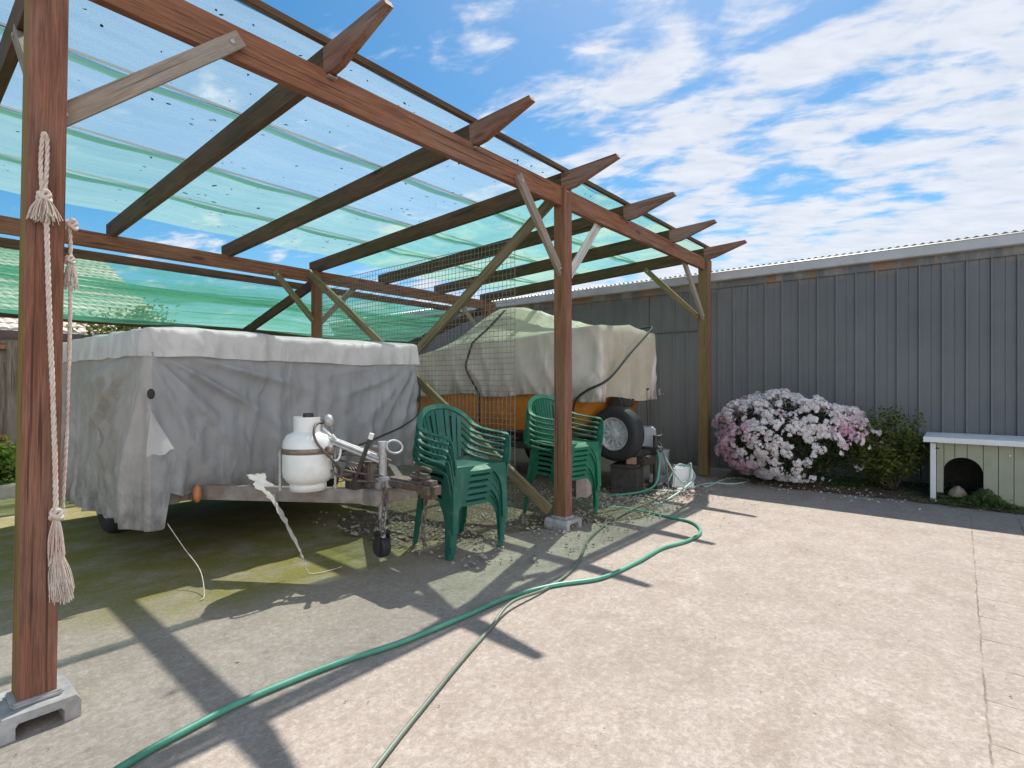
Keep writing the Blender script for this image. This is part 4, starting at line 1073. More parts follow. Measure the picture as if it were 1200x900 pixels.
def gas_bottle():
    O = Vector((1.80, 3.19, .53)); t = thing('gas_bottle', 'white gas cylinder with a brown clamp band on the trailer drawbar', 'gas bottle', O, R(-35))
    bm = bmesh.new(); prof = [(.001, .035), (.09, .038), (.128, .055), (.150, .09), (.155, .13), (.155, .27), (.150, .31), (.128, .348), (.09, .368), (.04, .376), (.001, .377)]
    add_lathe(bm, prof, 48); body = obj('tank', bm, M['white_paint'], t, True)
    bm = bmesh.new(); add_lathe(bm, [(.105, 0), (.112, 0), (.112, .045), (.105, .048)], 36); add_lathe(bm, [(.104, .0), (.1045, .046)], 36); obj('foot_ring', bm, M['white_paint'], t, True)
    bm = bmesh.new(); add_lathe(bm, [(.1565, .235), (.159, .237), (.159, .268), (.1565, .27)], 48); add_box(bm, (.11, -.12, .225), (.16, -.07, .28), .006); obj('clamp_band', bm, M['band'], t, True)
    # collar: open towards the valve
    bm = bmesh.new(); n = 26; a0, a1 = R(95), R(330); ri, ro = .082, .088; rings = []
    for i in range(n+1):
        a = a0+(a1-a0)*i/n; rings.append([bm.verts.new((r*math.cos(a), r*math.sin(a), z)) for r, z in ((ri, .362), (ro, .362), (ro, .462), (ri, .462))])
    for A, B in zip(rings, rings[1:]):
        for k in range(4): bm.faces.new((A[k], A[(k+1) % 4], B[(k+1) % 4], B[k]))
    bm.faces.new(rings[0]); bm.faces.new(rings[-1][::-1]); sharp(obj('collar', bm, M['white_paint'], t))
    bm = bmesh.new(); add_lathe(bm, [(.022, .375), (.022, .42), (.015, .43), (.015, .45), (.001, .45)], 14); add_tube(bm, [(0, 0, .425), (.09, .02, .425)], .014, 10)
    add_lathe(bm, [(.001, .45), (.03, .45), (.034, .465), (.03, .485), (.001, .487)], 12); v = obj('valve', bm, M['darkbox'], t); sharp(v)
    bm = bmesh.new(); add_lathe(bm, [(.001, -.03), (.035, -.028), (.045, -.01), (.045, .012), (.03, .03), (.001, .032)], 20, Matrix.Translation((.12, .03, .43)) @ Matrix.Rotation(R(75), 4, 'Y')); add_tube(bm, [(.12, .03, .43), (.15, .05, .36)], .013, 8); obj('regulator', bm, M['galv'], t, True)
    bm = bmesh.new(); add_tube(bm, spline([(.10, .02, .43), (.05, -.10, .41), (.06, -.16, .32), (.15, -.13, .20), (.19, -.05, .12), (.17, .02, .02)], 9), .008, 8); obj('hose', bm, M['rusty'], t, True)
    for lo, hi in (((.158, -.03, -.0), (.172, .03, .30)), ((-.172, -.02, 0), (-.158, .02, .25))):
        bm = bmesh.new(); add_box(bm, lo, hi, .003); obj('bracket', bm, M['galv'], t)
gas_bottle()

# ------------------------------------------------------------------ covered boat
BX0, BX1, BY0, BY1 = 5.06, 6.40, 2.98, 6.6
def boat_sec(y):
    "shoulder height near side, ridge height, ridge x, far shoulder"
    k = y
    zs = 1.84-.10*smooth(3.0, 4.4, k)-.02*smooth(4.4, 5.4, k)
    zr = 1.90+.36*smooth(3.2, 4.85, k)-.66*smooth(4.85, 6.5, k)
    zs -= .14*smooth(4.9, 6.4, k)
    return zs, zr
def tarp_pt(c, y, q=0):
    "c from 0 (near hem) to 1 (far hem) across the boat"
    zs, zr = boat_sec(y); xm = (BX0+BX1)/2
    h = 1.06+.02*math.sin(y*5.3)+.03*mnoise.noise(Vector((y*2, 0, 3)))-.05*math.exp(-((y-3.0)/.3)**2)
    if c < .36:
        v = c/.36; z = h+(zs-h)*v; x = BX0-.035+.02*v
        x -= .075*(ridg(y*2.4-v*.9, v*.4, 3)-.3)*(1-v*.7)+.05*(ridg(y*1.5+v*1.9, v*.5, 8)-.3)*math.sin(math.pi*min(1, v+.15))+.02*(ridg(y*6+v*1.2, v, 5)-.3)*(1-v)
    elif c < .64:
        v = (c-.36)/.28; f = v*2 if v < .5 else 2-2*v
        z = zs+(zr-zs)*(f**.95); x = BX0-.015+(BX1-BX0+.03)*v
        z += .018*(ridg(x*2+y*1.7, y*1.5, 5)-.3)*math.sin(math.pi*v)-.03*math.sin(math.pi*f)*.6
    else:
        v = (1-c)/.36; z = h+(zs-h)*v; x = BX1+.03-.02*v
    return Vector((x, y, z))
def boat():
    O = Vector((5.7, 4.7, 0)); t = thing('boat', 'orange hulled boat on a trailer beside the grey shed under a beige tarpaulin', 'boat', O)
    # hull: stations along Y, the near end raked
    bm = bmesh.new(); st = []
    def sec(y, w, zb, zt, dx=0): 
        xm = (BX0+BX1)/2
        return [bm.verts.new(Vector((xm+dx+a*w, y, zb+(zt-zb)*b))-O) for a, b in ((-.5, 1), (-.505, .75), (-.49, .45), (-.42, .12), (0, 0), (.42, .12), (.49, .45), (.505, .75), (.5, 1))]
    st = [sec(y, w, zb, 1.16) for y, w, zb in ((3.06, 1.20, 1.10), (3.16, 1.27, .86), (3.30, 1.30, .66), (3.6, 1.32, .58), (4.6, 1.33, .55), (5.6, 1.33, .55), (6.5, 1.30, .56))]
    for A, B in zip(st, st[1:]):
        for i in range(8): bm.faces.new((A[i], A[i+1], B[i+1], B[i]))
    bm.faces.new(st[0]); bm.faces.new(st[-1][::-1])
    for A, B in zip(st, st[1:]): bm.faces.new((A[0], B[0], B[8], A[8]))
    h = obj('hull', bm, M['orange'], t, True); sharp(h, 30)
    bm = bmesh.new(); add_box(bm, Vector((BX0-.02, 3.2, 1.04))-O, Vector((BX0+.02, 6.5, 1.075))-O, .006); obj('rubbing_strake', bm, M['brick'], h) if False else bm.free()
    # trailer frame below
    bm = bmesh.new()
    for x in (5.22, 6.2): add_box(bm, Vector((x, 3.0, .40))-O, Vector((x+.06, 6.5, .48))-O, .004)
    for y in (3.3, 4.5, 6.2): add_box(bm, Vector((5.28, y, .41))-O, Vector((6.2, y+.05, .47))-O, .004)
    add_box(bm, Vector((5.70, 2.62, .40))-O, Vector((5.77, 3.3, .48))-O, .004); add_box(bm, Vector((5.30, 2.93, .44))-O, Vector((5.36, 2.99, .86))-O, .004)
    obj('trailer_frame', bm, M['darkbox'], t)
    wheel(t, Vector((5.11, 4.75, .30))-O, .30, .18, (-1, 0, 0)); wheel(t, Vector((6.40, 4.75, .30))-O, .30, .18, (1, 0, 0))
    wheel(t, Vector((5.29, 2.90, .655))-O, .300, .20, (-1, 0.04, 0), 'spare_wheel')
    # winch post and jockey stand
    bm = bmesh.new(); add_box(bm, Vector((5.44, 3.0, .48))-O, Vector((5.62, 3.06, 1.02))-O, .006); add_lathe(bm, [(.001, -.06), (.07, -.06), (.07, -.045), (.04, -.04), (.04, .04), (.07, .045), (.07, .06), (.001, .06)], 18, Matrix.Translation(Vector((5.42, 2.96, .98))-O) @ Matrix.Rotation(R(90), 4, 'Y'))
    add_box(bm, Vector((5.40, 2.92, .93))-O, Vector((5.75, 3.05, 1.05))-O, .02); obj('winch_post', bm, M['darkbox'], t)
    bm = bmesh.new(); add_tube(bm, [Vector((5.74, 2.66, .06))-O, Vector((5.74, 2.66, .62))-O], .028, 12); add_box(bm, Vector((5.66, 2.60, .0))-O, Vector((5.82, 2.72, .07))-O, .008); add_tube(bm, [Vector((5.74, 2.66, .60))-O, Vector((5.82, 2.60, .62))-O, Vector((5.83, 2.60, .70))-O], .009, 8); obj('jockey_stand', bm, M['darkbox'], t)
    bm = bmesh.new(); add_box(bm, Vector((5.34, 2.70, .40))-O, Vector((6.05, 2.96, .455))-O, .01); add_box(bm, Vector((5.40, 2.64, .30))-O, Vector((5.70, 2.90, .40))-O, .01); obj('step_plate', bm, M['darkbox'], t)
boat()
def boat_cover():
    O = Vector((5.7, 4.7, 0)); t = thing('boat_cover', 'beige canvas tarpaulin pitched over the boat with black tie straps', 'cover', O)
    bm = bmesh.new(); NY, NC = 120, 84; rows = []
    for i in range(-10, NY+1):
        row = []
        for j in range(NC+1):
            c = j/NC
            if i >= 0: p = tarp_pt(c, BY0+(BY1-BY0)*i/NY)
            else:
                p = tarp_pt(c, BY0); v = -i/10; h = 1.03+.03*math.sin(c*19)
                # end skirt falls from the edge and rounds in at its corners
                p.z = p.z+(min(h, p.z)-p.z)*v; p.y -= .05*math.sin(min(1, v*3)*math.pi/2)-.02*v+.07*(ridg(c*7, v*.5, 5)-.3)*v
                p.x = p.x+(BX0+.05-p.x)*(.20*v)
            row.append(bm.verts.new(p-O))
        rows.append(row)
    for A, B in zip(rows, rows[1:]):
        for j in range(NC):
            f = bm.faces.new((A[j], A[j+1], B[j+1], B[j])); f.material_index = 1 if .36 < (j+.5)/NC < .64 else 0
    bmesh.ops.remove_doubles(bm, verts=bm.verts[:], dist=.0005)
    obj('canvas', bm, [M['tarp'], M['tarp_top']], t, True)
    def strap(y0, y1, ymid, drop=.30):
        pts = []
        for k in range(26):
            c = .0+.64*k/25; u = k/25; p = tarp_pt(c, y0+(y1-y0)*u+ymid*math.sin(math.pi*min(1, u*1.6)))
            n = Vector((-1, 0, 0)) if c < .36 else Vector((-.3, 0, 1)).normalized()
            pts.append(p+n*.012)
        pts = [pts[0]+Vector((.0, .0, -drop)), pts[0]+Vector((-.004, 0, -.1))]+pts
        bm = bmesh.new(); add_tube(bm, [p-O for p in pts], .013, 7); obj('strap', bm, M['black'], t, True)
    strap(4.72, 4.90, .16, .35)
    pts = spline([(4.97, 3.28, .70), (4.93, 3.22, 1.0), (4.92, 3.06, 1.13), (4.99, 2.84, 1.25), (5.40, 2.81, 1.53), (5.80, 2.83, 1.74), (6.12, 2.88, 1.88), (6.22, 3.02, 1.90), (6.30, 3.4, 1.86)], 8)
    bm = bmesh.new(); add_tube(bm, [p-O for p in pts], .013, 7); obj('strap', bm, M['black'], t, True)
    bm = bmesh.new(); p = Vector((6.05, 2.92, 1.12)); add_tube(bm, [p-O, Vector((6.05, 2.90, .56))-O], .006, 6); add_tube(bm, [p+Vector((-.02, 0, .01))-O, p+Vector((.05, 0, .02))-O], .012, 6); obj('tie_cord', bm, M['black'], t)
boat_cover()

# ------------------------------------------------------------------ odds and ends beside the boat
def tub(name, label, cat, loc, w, d, h, m, rot=0, taper=.86, flip=True):
    t = thing(name, label, cat, loc, rot)
    bm = bmesh.new(); k0, k1 = (1, taper) if flip else (taper, 1)
    add_box(bm, (-w/2, -d/2, 0), (w/2, d/2, h), .018)
    for v in bm.verts:
        k = k0+(k1-k0)*v.co.z/h; v.co.x *= k; v.co.y *= k
    obj('body', bm, m, t)
    bm = bmesh.new(); z = .0 if flip else h-.022
    r = [(w/2+.008, d/2+.008), (w/2-.002, d/2-.002)]
    for sx0, sx1, sy0, sy1 in ((-r[0][0], r[0][0], -r[0][1], -r[1][1]+.002), (-r[0][0], r[0][0], r[1][1]-.002, r[0][1]), (-r[0][0], -r[1][0]+.002, -r[1][1]+.003, r[1][1]-.003), (r[1][0]-.002, r[0][0], -r[1][1]+.003, r[1][1]-.003)):
        add_box(bm, (sx0, sy0, z+.001), (sx1, sy1, z+.024), .003)
    obj('lip', bm, m, t)
tub('plastic_tub', 'upturned white plastic tub under the hose loop by the end post', 'tub', (6.09, 2.49, .012), .25, .24, .235, M['white_plastic'], .5)
tub('storage_box', 'grey plastic tub behind the spare wheel on the boat trailer', 'tub', (5.93, 2.90, .458), .36, .30, .235, M['grey_plastic'], .55, .82)
def jar():
    t = thing('clear_bucket', 'cloudy clear bucket with orange peelings beside the boat trailer', 'bucket', (6.22, 2.84, .11))
    bm = bmesh.new(); add_lathe(bm, [(.001, 0), (.10, 0), (.105, .01), (.125, .27), (.132, .275), (.132, .29), (.122, .29), (.118, .27), (.098, .02), (.001, .018)], 28); obj('pail', bm, M['clear'], t, True)
    bm = bmesh.new()
    for _ in range(26):
        a = rnd.uniform(0, 6.28); q = .085*math.sqrt(rnd.random()); bmesh.ops.create_icosphere(bm, subdivisions=1, radius=rnd.uniform(.018, .034), matrix=Matrix.Translation((q*math.cos(a), q*math.sin(a), rnd.uniform(.04, .15))))
    obj('peelings', bm, M['copper'], t, True)
    bm = bmesh.new(); add_tube(bm, spline([(.13, 0, .27), (.10, .03, .36), (0, .05, .40), (-.10, .03, .36), (-.13, 0, .27)], 7), .004, 6); obj('handle', bm, M['galv'], t, True)
    b = bmesh.new(); add_box(b, (-.15, -.11, 0), (.15, .11, .095), .006); o = obj('concrete_block', b, M['foot']); o.location = (6.22, 2.84, .012); o.rotation_euler.z = .4
    tag(o, 'grey concrete block under the clear bucket', 'block')
    b = bmesh.new(); add_box(b, (-.19, -.14, 0), (.19, .14, .29), .012); add_box(b, (-.20, -.15, .292), (.20, .15, .312), .006); o = obj('crate', b, M['darkbox']); o.location = (5.37, 2.82, .014); o.rotation_euler.z = .25
    tag(o, 'dark box on the ground under the spare wheel', 'box')
    b = bmesh.new(); add_box(b, (-.115, -.055, 0), (.115, .055, .076), .005); o = obj('brick', b, M['brick']); o.location = (5.40, 2.80, .328); o.rotation_euler.z = .6
    tag(o, 'brown brick lying on the dark box under the spare wheel', 'brick')
    b = bmesh.new(); add_box(b, (-.10, -.06, 0), (.10, .06, .19), .006); o = obj('block', b, M['pinkblock']); o.location = (4.86, 3.06, .014); o.rotation_euler.z = .3
    tag(o, 'pale pink block standing behind the far chair stack', 'block')
    for k, (x, y, s) in enumerate(((5.78, 2.38, .05), (5.9, 2.30, .035), (5.66, 2.33, .03), (5.82, 2.26, .028))):
        r = bmesh.new(); bmesh.ops.create_icosphere(r, subdivisions=2, radius=s)
        for v in r.verts: v.co *= 1+.25*mnoise.noise(v.co*25+Vector((k, 0, 0))); v.co.z *= .55
        o = obj('rubble_lump', r, M['pinkblock']); o.location = (x, y, s*.4+.004)
        tag(o, ['largest pale rubble lump below the boat trailer jockey', 'pale rubble lump furthest from the chairs near the white tub', 'pale rubble lump nearest the spare wheel', 'smallest pale rubble lump in front of the boat trailer'][k], 'rubble', 'pale rubble lumps by the boat trailer')
jar()

# ------------------------------------------------------------------ chairs
def chair_proto(label, m, nsl, name='plastic_chair', panel=False):
    t = thing(name, label, 'chair')
    # seat
    bm = bmesh.new(); N = 16; g = []
    for i in range(N+1):
        x = -1+2*i/N; row = []
        for j in range(N+1):
            y = -1+2*j/N
            wx = .238-.02*smooth(-1, 1, y); px = x*wx; py = -.008+.222*y
            z = .432-.016*(1-x*x)*(1-max(0, y)**2*.4)-.030*smooth(-.72, -1.0, y)**1.5-.006*abs(x)**8
            row.append(bm.verts.new((px, py, z)))
        g.append(row)
    for i in range(N):
        for j in range(N): bm.faces.new((g[i][j], g[i+1][j], g[i+1][j+1], g[i][j+1]))
    bd = [g[i][0] for i in range(N+1)]+[g[N][j] for j in range(1, N+1)]+[g[i][N] for i in range(N-1, -1, -1)]+[g[0][j] for j in range(N-1, 0, -1)]
    low = [bm.verts.new((v.co.x*1.012, v.co.y*1.012, v.co.z-.026)) for v in bd]; low2 = [bm.verts.new((v.co.x*.985, v.co.y*.985, v.co.z-.026)) for v in bd]; up = [bm.verts.new((v.co.x*.985, v.co.y*.985, v.co.z-.006)) for v in bd]
    n = len(bd)
    for k in range(n):
        q = (k+1) % n
        bm.faces.new((bd[k], bd[q], low[q], low[k])); bm.faces.new((low[k], low[q], low2[q], low2[k])); bm.faces.new((low2[k], low2[q], up[q], up[k]))
    sharp(obj('seat', bm, m, t), 40)
    # rim of the back and the two arms
    half = [(-.276, .10, .662), (-.262, .185, .690), (-.215, .252, .762), (-.120, .297, .822), (0, .312, .838)]
    rim = half+[(-x, y, z) for x, y, z in half[-2::-1]]; pts = spline(rim, 7)
    sd = []
    for p in pts:
        k = smooth(.20, .262, abs(p.x)) if p.y < .24 else 0
        out = Vector((p.x*1.6, .12, max(.12, p.z-.62)))
        sd.append(out.lerp(Vector((math.copysign(1, p.x) if abs(p.x) > .01 else 1, 0, 0)), k) if abs(p.x) > .01 else out)
    bm = bmesh.new(); add_band(bm, pts, sd, .046, .013)
    # slats
    for k in range(nsl):
        u = -1+2*(k+.5)/nsl; xt = u*.205; best = min(pts, key=lambda p: abs(p.x-xt)); top = Vector(best); bot = Vector((u*.150, .196, .418))
        mid = (top+bot)/2+Vector((0, .016*(1-u*u)+.0, 0)); ss = spline([bot, mid, top-Vector((0, 0, .012))], 7)
        add_band(bm, ss, Vector((1, -.35*u, 0)), lambda q, nn=nsl: (.30/nn)*(.86+.24*q), .007)
    sharp(obj('backrest', bm, m, t), 40)
    for s in (-1, 1):
        bm = bmesh.new()
        ap = spline([(s*.250, -.238, .42), (s*.268, -.236, .54), (s*.277, -.222, .615), (s*.281, -.175, .642), (s*.282, -.05, .648), (s*.276, .11, .664)], 7)
        sds = []
        for p in ap:
            k = smooth(-.235, -.19, p.y); sds.append(Vector((0, 1, .2)).lerp(Vector((1, 0, 0)), k)+Vector((.001, 0, 0)))
        add_band(bm, ap, sds, lambda q: .062-.012*q, .011)
        if panel:
            pass
        sharp(obj('arm', bm, m, t), 40)
        for front in (True, False):
            bm = bmesh.new(); rings = []
            a = Vector((s*.250, -.232, .425)) if front else Vector((s*.222, .205, .425)); b = Vector((s*.264, -.246, .0)) if front else Vector((s*.240, .268, 0))
            sx, sy = -s, (1 if front else -1); th = .005
            for i in range(15):
                v = i/14; p = a+(b-a)*v; z = p.z; f = smooth(.14, .425, z)
                wa = .048+.140*max(0, (z-.20)/.225)**2.6+.010*f; wb = .046+.100*max(0, (z-.20)/.225)**2.6+.010*f
                rings.append([bm.verts.new((p.x+sx*x, p.y+sy*y, z)) for x, y in ((0, 0), (wa, 0), (wa, th), (th, th), (th, wb), (0, wb))])
            for A, B in zip(rings, rings[1:]):
                for k in range(6): bm.faces.new((A[k], A[(k+1) % 6], B[(k+1) % 6], B[k]))
            bm.faces.new(rings[0]); bm.faces.new(rings[-1][::-1]); sharp(obj('leg', bm, m, t), 50)
    return t
def stack(proto, n, x, y, rz, dz, dy, labels, group, jit, sc=1.0):
    base = Vector((x, y, .006)); ang = rz
    for k in range(n):
        c = proto if k == 0 else copy_tree(proto)
        c['label'] = labels[k]; c['group'] = group
        off = Vector((math.sin(ang)*dy*k, -math.cos(ang)*dy*k, dz*k)) 
        c.location = base+off+Vector((jit*math.sin(k*2.3), jit*math.cos(k*1.7), 0)); c.rotation_euler = (R(.7)*(k/n), 0, rz+R(1.1)*math.sin(k*1.9)); c.scale = (sc,)*3
f = 'dark green fan backed chair, '
stack(chair_proto('x', M['chair'], 8), 6, 2.79, 2.85, R(-7), .046, .010,
      [f+'bottom of the stack beside the trailer coupling', f+'second from the bottom of the stack beside the coupling', f+'third from the bottom of the stack beside the coupling',
       f+'third from the top of the stack beside the coupling', f+'just under the top one of the stack beside the coupling', f+'topmost of the stack beside the trailer coupling'], 'green chairs stacked beside the trailer coupling', .004, .94)
f = 'bright green thin slatted chair, '
stack(chair_proto('x', M['chair2'], 11), 7, 4.075, 2.82, R(-9), .045, .006,
      [f+'bottom of the stack behind the middle post', f+'second from the bottom of the stack behind the middle post', f+'third from the bottom of the stack behind the middle post', f+'halfway up the stack behind the middle post',
       f+'third from the top of the stack behind the middle post', f+'second from the top of the stack behind the middle post', f+'topmost of the stack behind the middle post'], 'green chairs stacked behind the middle post', .003, .955)

# ------------------------------------------------------------------ hoses
def hose(name, label, pts, r, m, per=12):
    bm = bmesh.new(); P = spline([Vector(p) for p in pts], per)
    P = [p+Vector((.006*mnoise.noise(p*3), .006*mnoise.noise(p*3+Vector((9, 0, 0))), 0)) for p in P]
    for p in P: p.z = max(p.z, r+.001)
    add_tube(bm, P, r, 10); o = obj(name, bm, m, smooth=True); tag(o, label, 'hose'); return o
G = lambda a, b, z=.012: tuple(gp(a, b, z))
hose('garden_hose', 'long bright green garden hose curving across the concrete to the foreground',
     [G(105, 925), G(145, 898), G(200, 866), G(300, 815), G(400, 776), G(480, 749), G(545, 722), G(600, 699), G(650, 686), G(705, 677), G(745, 660), G(775, 643), G(806, 634), G(821, 624), G(812, 613), G(785, 606), G(745, 598), G(715, 594), G(690, 592), G(676, 585), G(690, 579), G(712, 581), (5.28, 2.50, .10), (5.42, 2.47, .32), (5.50, 2.52, .47)], .0125, M['hose'])
hose('garden_hose', 'thin dull grey green hose running beside the bright hose and across it',
     [G(428, 915), G(443, 895), G(470, 860), G(500, 824), G(540, 775), G(575, 735), G(600, 706, .035), G(640, 690), G(668, 670), G(682, 650), G(690, 632), G(712, 613), G(735, 600, .03), (5.35, 2.38, .05), (5.52, 2.42, .20), (5.56, 2.49, .46), (5.54, 2.56, .47)], .0085, M['hose_dull'])
hose('garden_hose', 'pale green hose looped over the white tub near the end post',
     [(5.72, 2.58, .45), (5.80, 2.48, .22), (5.87, 2.40, .10), (5.98, 2.36, .12), (6.03, 2.36, .28), (6.06, 2.40, .262), (6.02, 2.32, .12), G(783, 585), G(770, 590), G(757, 581), G(752, 572), G(765, 574), G(790, 576, .03), G(815, 570), G(835, 566), G(860, 567), G(878, 563), G(862, 560), G(845, 563), G(828, 570), G(812, 566), (6.16, 2.40, .18), (6.07, 2.46, .262), (6.0, 2.52, .25), (5.9, 2.6, .05)], .0095, M['hose_pale'], 9)
# ------------------------------------------------------------------ plants
def add_leaf(bm, p, n, l, w, rng, mi=0):
    n = Vector(n); n.normalize(); a = n.orthogonal().normalized(); a.rotate(Matrix.Rotation(rng.uniform(0, 6.283), 3, n)); b = n.cross(a)
    fold = n*w*.35
    v = [bm.verts.new(p-a*l*.5), bm.verts.new(p+b*w*.5+fold-a*l*.05), bm.verts.new(p+a*l*.5-n*l*.12), bm.verts.new(p-b*w*.5+fold-a*l*.05)]
    f1 = bm.faces.new((v[0], v[1], v[2])); f2 = bm.faces.new((v[0], v[2], v[3])); f1.material_index = f2.material_index = mi
def add_flower(bm, p, n, s, rng, mi):
    n = Vector(n).normalized(); a = n.orthogonal().normalized(); a.rotate(Matrix.Rotation(rng.uniform(0, 6.283), 3, n)); b = n.cross(a); c = bm.verts.new(p-n*s*.25)
    for k in range(5):
        t = k*1.2566
        d = a*math.cos(t)+b*math.sin(t); e = a*math.cos(t+1.57)+b*math.sin(t+1.57)
        m1 = bm.verts.new(p+d*s*.55+e*s*.36+n*s*.10); m2 = bm.verts.new(p+d*s*.55-e*s*.36+n*s*.10); tip = bm.verts.new(p+d*s*rng.uniform(.95, 1.1)+n*s*rng.uniform(-.1, .12))
        f = bm.faces.new((c, m2, tip, m1)); f.material_index = mi
def azalea():
    rng = random.Random(3); C = Vector((7.08, 1.57, 0)); t = thing('azalea_bush', 'round azalea bush covered in white and pink blossom against the shed wall', 'bush', C)
    rad = Vector((.50, .78, .50)); cz = .53
    def surf(d):
        k = 1+.30*mnoise.noise(d*1.9+Vector((4, 0, 0)))+.16*mnoise.noise(d*4.5)
        return Vector((d.x*rad.x, d.y*rad.y, cz+d.z*rad.z))*1 if False else Vector((d.x*rad.x*k, d.y*rad.y*k, cz+d.z*rad.z*k))
    bm = bmesh.new(); bl = bmesh.new(); cnt = 0
    while cnt < 950:
        d = Vector((rng.gauss(0, 1), rng.gauss(0, 1), rng.gauss(0, 1))).normalized()
        p = surf(d)
        if p.z < .10 or p.x+C.x > 7.62: continue
        # sparser towards the lower right where the green leaves show
        dens = 1-.93*smooth(.15, -.5, d.y)*smooth(.40, -.2, d.z)
        if mnoise.noise(d*3.4+Vector((1, 7, 2))) < -.22: dens *= .5
        if rng.random() > dens: continue
        cnt += 1
        p = p*1.0; pv = Vector((p.x, p.y, p.z)); q = mnoise.noise(Vector((p.x*3, p.y*2.4+5, p.z*3)))
        pk = q*.9+.36*smooth(.0, .7, d.y)*smooth(.8, .2, d.z)-.08
        mi = 0 if pk < .05 else (1 if pk < .34 else 2)
        nf = rng.randint(7, 12) if rng.random() < dens else 3
        for _ in range(nf):
            e = (d+Vector((rng.gauss(0, .75), rng.gauss(0, .75), rng.gauss(0, .75)))).normalized()
            s = rng.uniform(.020, .030)
            add_flower(bl, pv+e*rng.uniform(.035, .06), e, s, rng, min(2, max(0, mi+(1 if rng.random() < .12 else 0)-(1 if rng.random() < .2 else 0))))
    o = obj('blossoms', bl, [M['petal_w'], M['petal_p'], M['petal_d']], t); o['kind'] = 'stuff'
    for _ in range(7500):
        d = Vector((rng.gauss(0, 1), rng.gauss(0, 1), rng.gauss(0, 1))).normalized(); p = surf(d); k = rng.uniform(.62, .99)
        p = Vector((p.x*k, p.y*k, cz+(p.z-cz)*k))
        if p.z < .08 or p.x+C.x > 7.64: continue
        add_leaf(bm, p, d+Vector((rng.gauss(0, .6), rng.gauss(0, .6), .5+rng.gauss(0, .5))), rng.uniform(.03, .055), rng.uniform(.014, .022), rng)
    o = obj('foliage', bm, M['leaf_dark'], t); o['kind'] = 'stuff'
    b = bmesh.new()
    for k in range(11):
        a = k*.571+.2; q = .1+.04*(k % 3)
        add_tube(b, spline([(.05*math.cos(a), .06*math.sin(a), .02), (q*1.2*math.cos(a), q*2.0*math.sin(a), .25), (q*2.4*math.cos(a), q*3.8*math.sin(a), .55+.12*math.sin(k))], 6), lambda u: .016-.011*u, 7)
    obj('trunk', b, M['bark'], t, True)
azalea()
def shrub(name, label, C, rad, cz, n, mats, seed, leaf=(.03, .05), tips=0, trunk=True, hollow=.35, cat='shrub'):
    rng = random.Random(seed); C = Vector(C); t = thing(name, label, cat, C); bm = bmesh.new(); twig = bmesh.new()
    shoots = []
    for k in range(46):
        d = Vector((rng.gauss(0, 1), rng.gauss(0, 1), rng.gauss(.25, .8))).normalized(); q = rng.uniform(.75, 1.12)
        shoots.append(Vector((d.x*rad[0]*q, d.y*rad[1]*q, cz+d.z*rad[2]*q)))
    for s in shoots:
        base = Vector((rng.gauss(0, .03), rng.gauss(0, .03), .03))
        if s.z < .1: s.z = .1
        mid = base.lerp(s, .5)+Vector((0, 0, .05)); path = spline([base, mid, s], 6)
        add_tube(twig, path, lambda u: .006-.0045*u, 5)
        for _ in range(n//46):
            u = rng.uniform(hollow, 1.04); i = min(len(path)-2, int(u*(len(path)-1))); p = path[i].lerp(path[i+1], u*(len(path)-1)-i)
            sp = rad[0]*.16
            p = p+Vector((rng.gauss(0, sp), rng.gauss(0, sp), rng.gauss(0, sp)))
            if p.z < .03: continue
            add_leaf(bm, p, Vector((rng.gauss(0, .7), rng.gauss(0, .7), 1)), rng.uniform(*leaf), rng.uniform(leaf[0]*.45, leaf[1]*.45), rng, 0 if rng.random() < .75 else len(mats)-1)
    o = obj('foliage', bm, mats, t); o['kind'] = 'stuff'; obj('stems', twig, M['bark'], t, True)
    return t
shrub('green_shrub', 'yellow green leafy shrub between the azalea and the dog kennel', (7.20, .58, .02), (.30, .36, .38), .48, 5200, [M['leaf_light'], M['leaf_dark']], 5, (.035, .062))
shrub('garden_bush', 'bright green bush in the raised bed behind the near post', (.72, 8.42, .09), (.62, .60, .20), .16, 5200, [M['leaf_bright'], M['leaf_light']], 8, (.06, .11))
def small_tree(label, C, h, r, n, seed):
    rng = random.Random(seed); t = thing('tree', label, 'tree', C); b = bmesh.new(); f = bmesh.new()
    add_tube(b, spline([(0, 0, 0), (.05, 0, h*.4), (-.03, .05, h*.7)], 6), lambda u: .07-.04*u, 8)
    for k in range(16):
        a = rng.uniform(0, 6.28); el = rng.uniform(.2, 1.3); L = r*rng.uniform(.6, 1.1); e = Vector((math.cos(a)*math.cos(el)*L, math.sin(a)*math.cos(el)*L, math.sin(el)*L+h*.66))
        path = spline([(0, 0, h*.55), (e.x*.5, e.y*.5, h*.58+(e.z-h*.58)*.6), e], 6); add_tube(b, path, lambda u: .025-.02*u, 5)
        for _ in range(n//16):
            p = path[rng.randrange(4, len(path))]+Vector((rng.gauss(0, r*.15), rng.gauss(0, r*.15), rng.gauss(0, r*.13)))
            add_leaf(f, p, Vector((rng.gauss(0, .8), rng.gauss(0, .8), 1)), rng.uniform(.07, .12), rng.uniform(.035, .06), rng)
    obj('trunk', b, M['bark'], t, True); o = obj('crown', f, M['leaf_light'], t); o['kind'] = 'stuff'
small_tree('small leafy tree beyond the fence seen through the drooping green cloth', (3.1, 11.8, -.1), 2.9, .85, 1500, 4)
small_tree('low yellow green tree beyond the fence peeping over the trailer cover', (5.4, 12.2, -.1), 2.1, .6, 1100, 6)

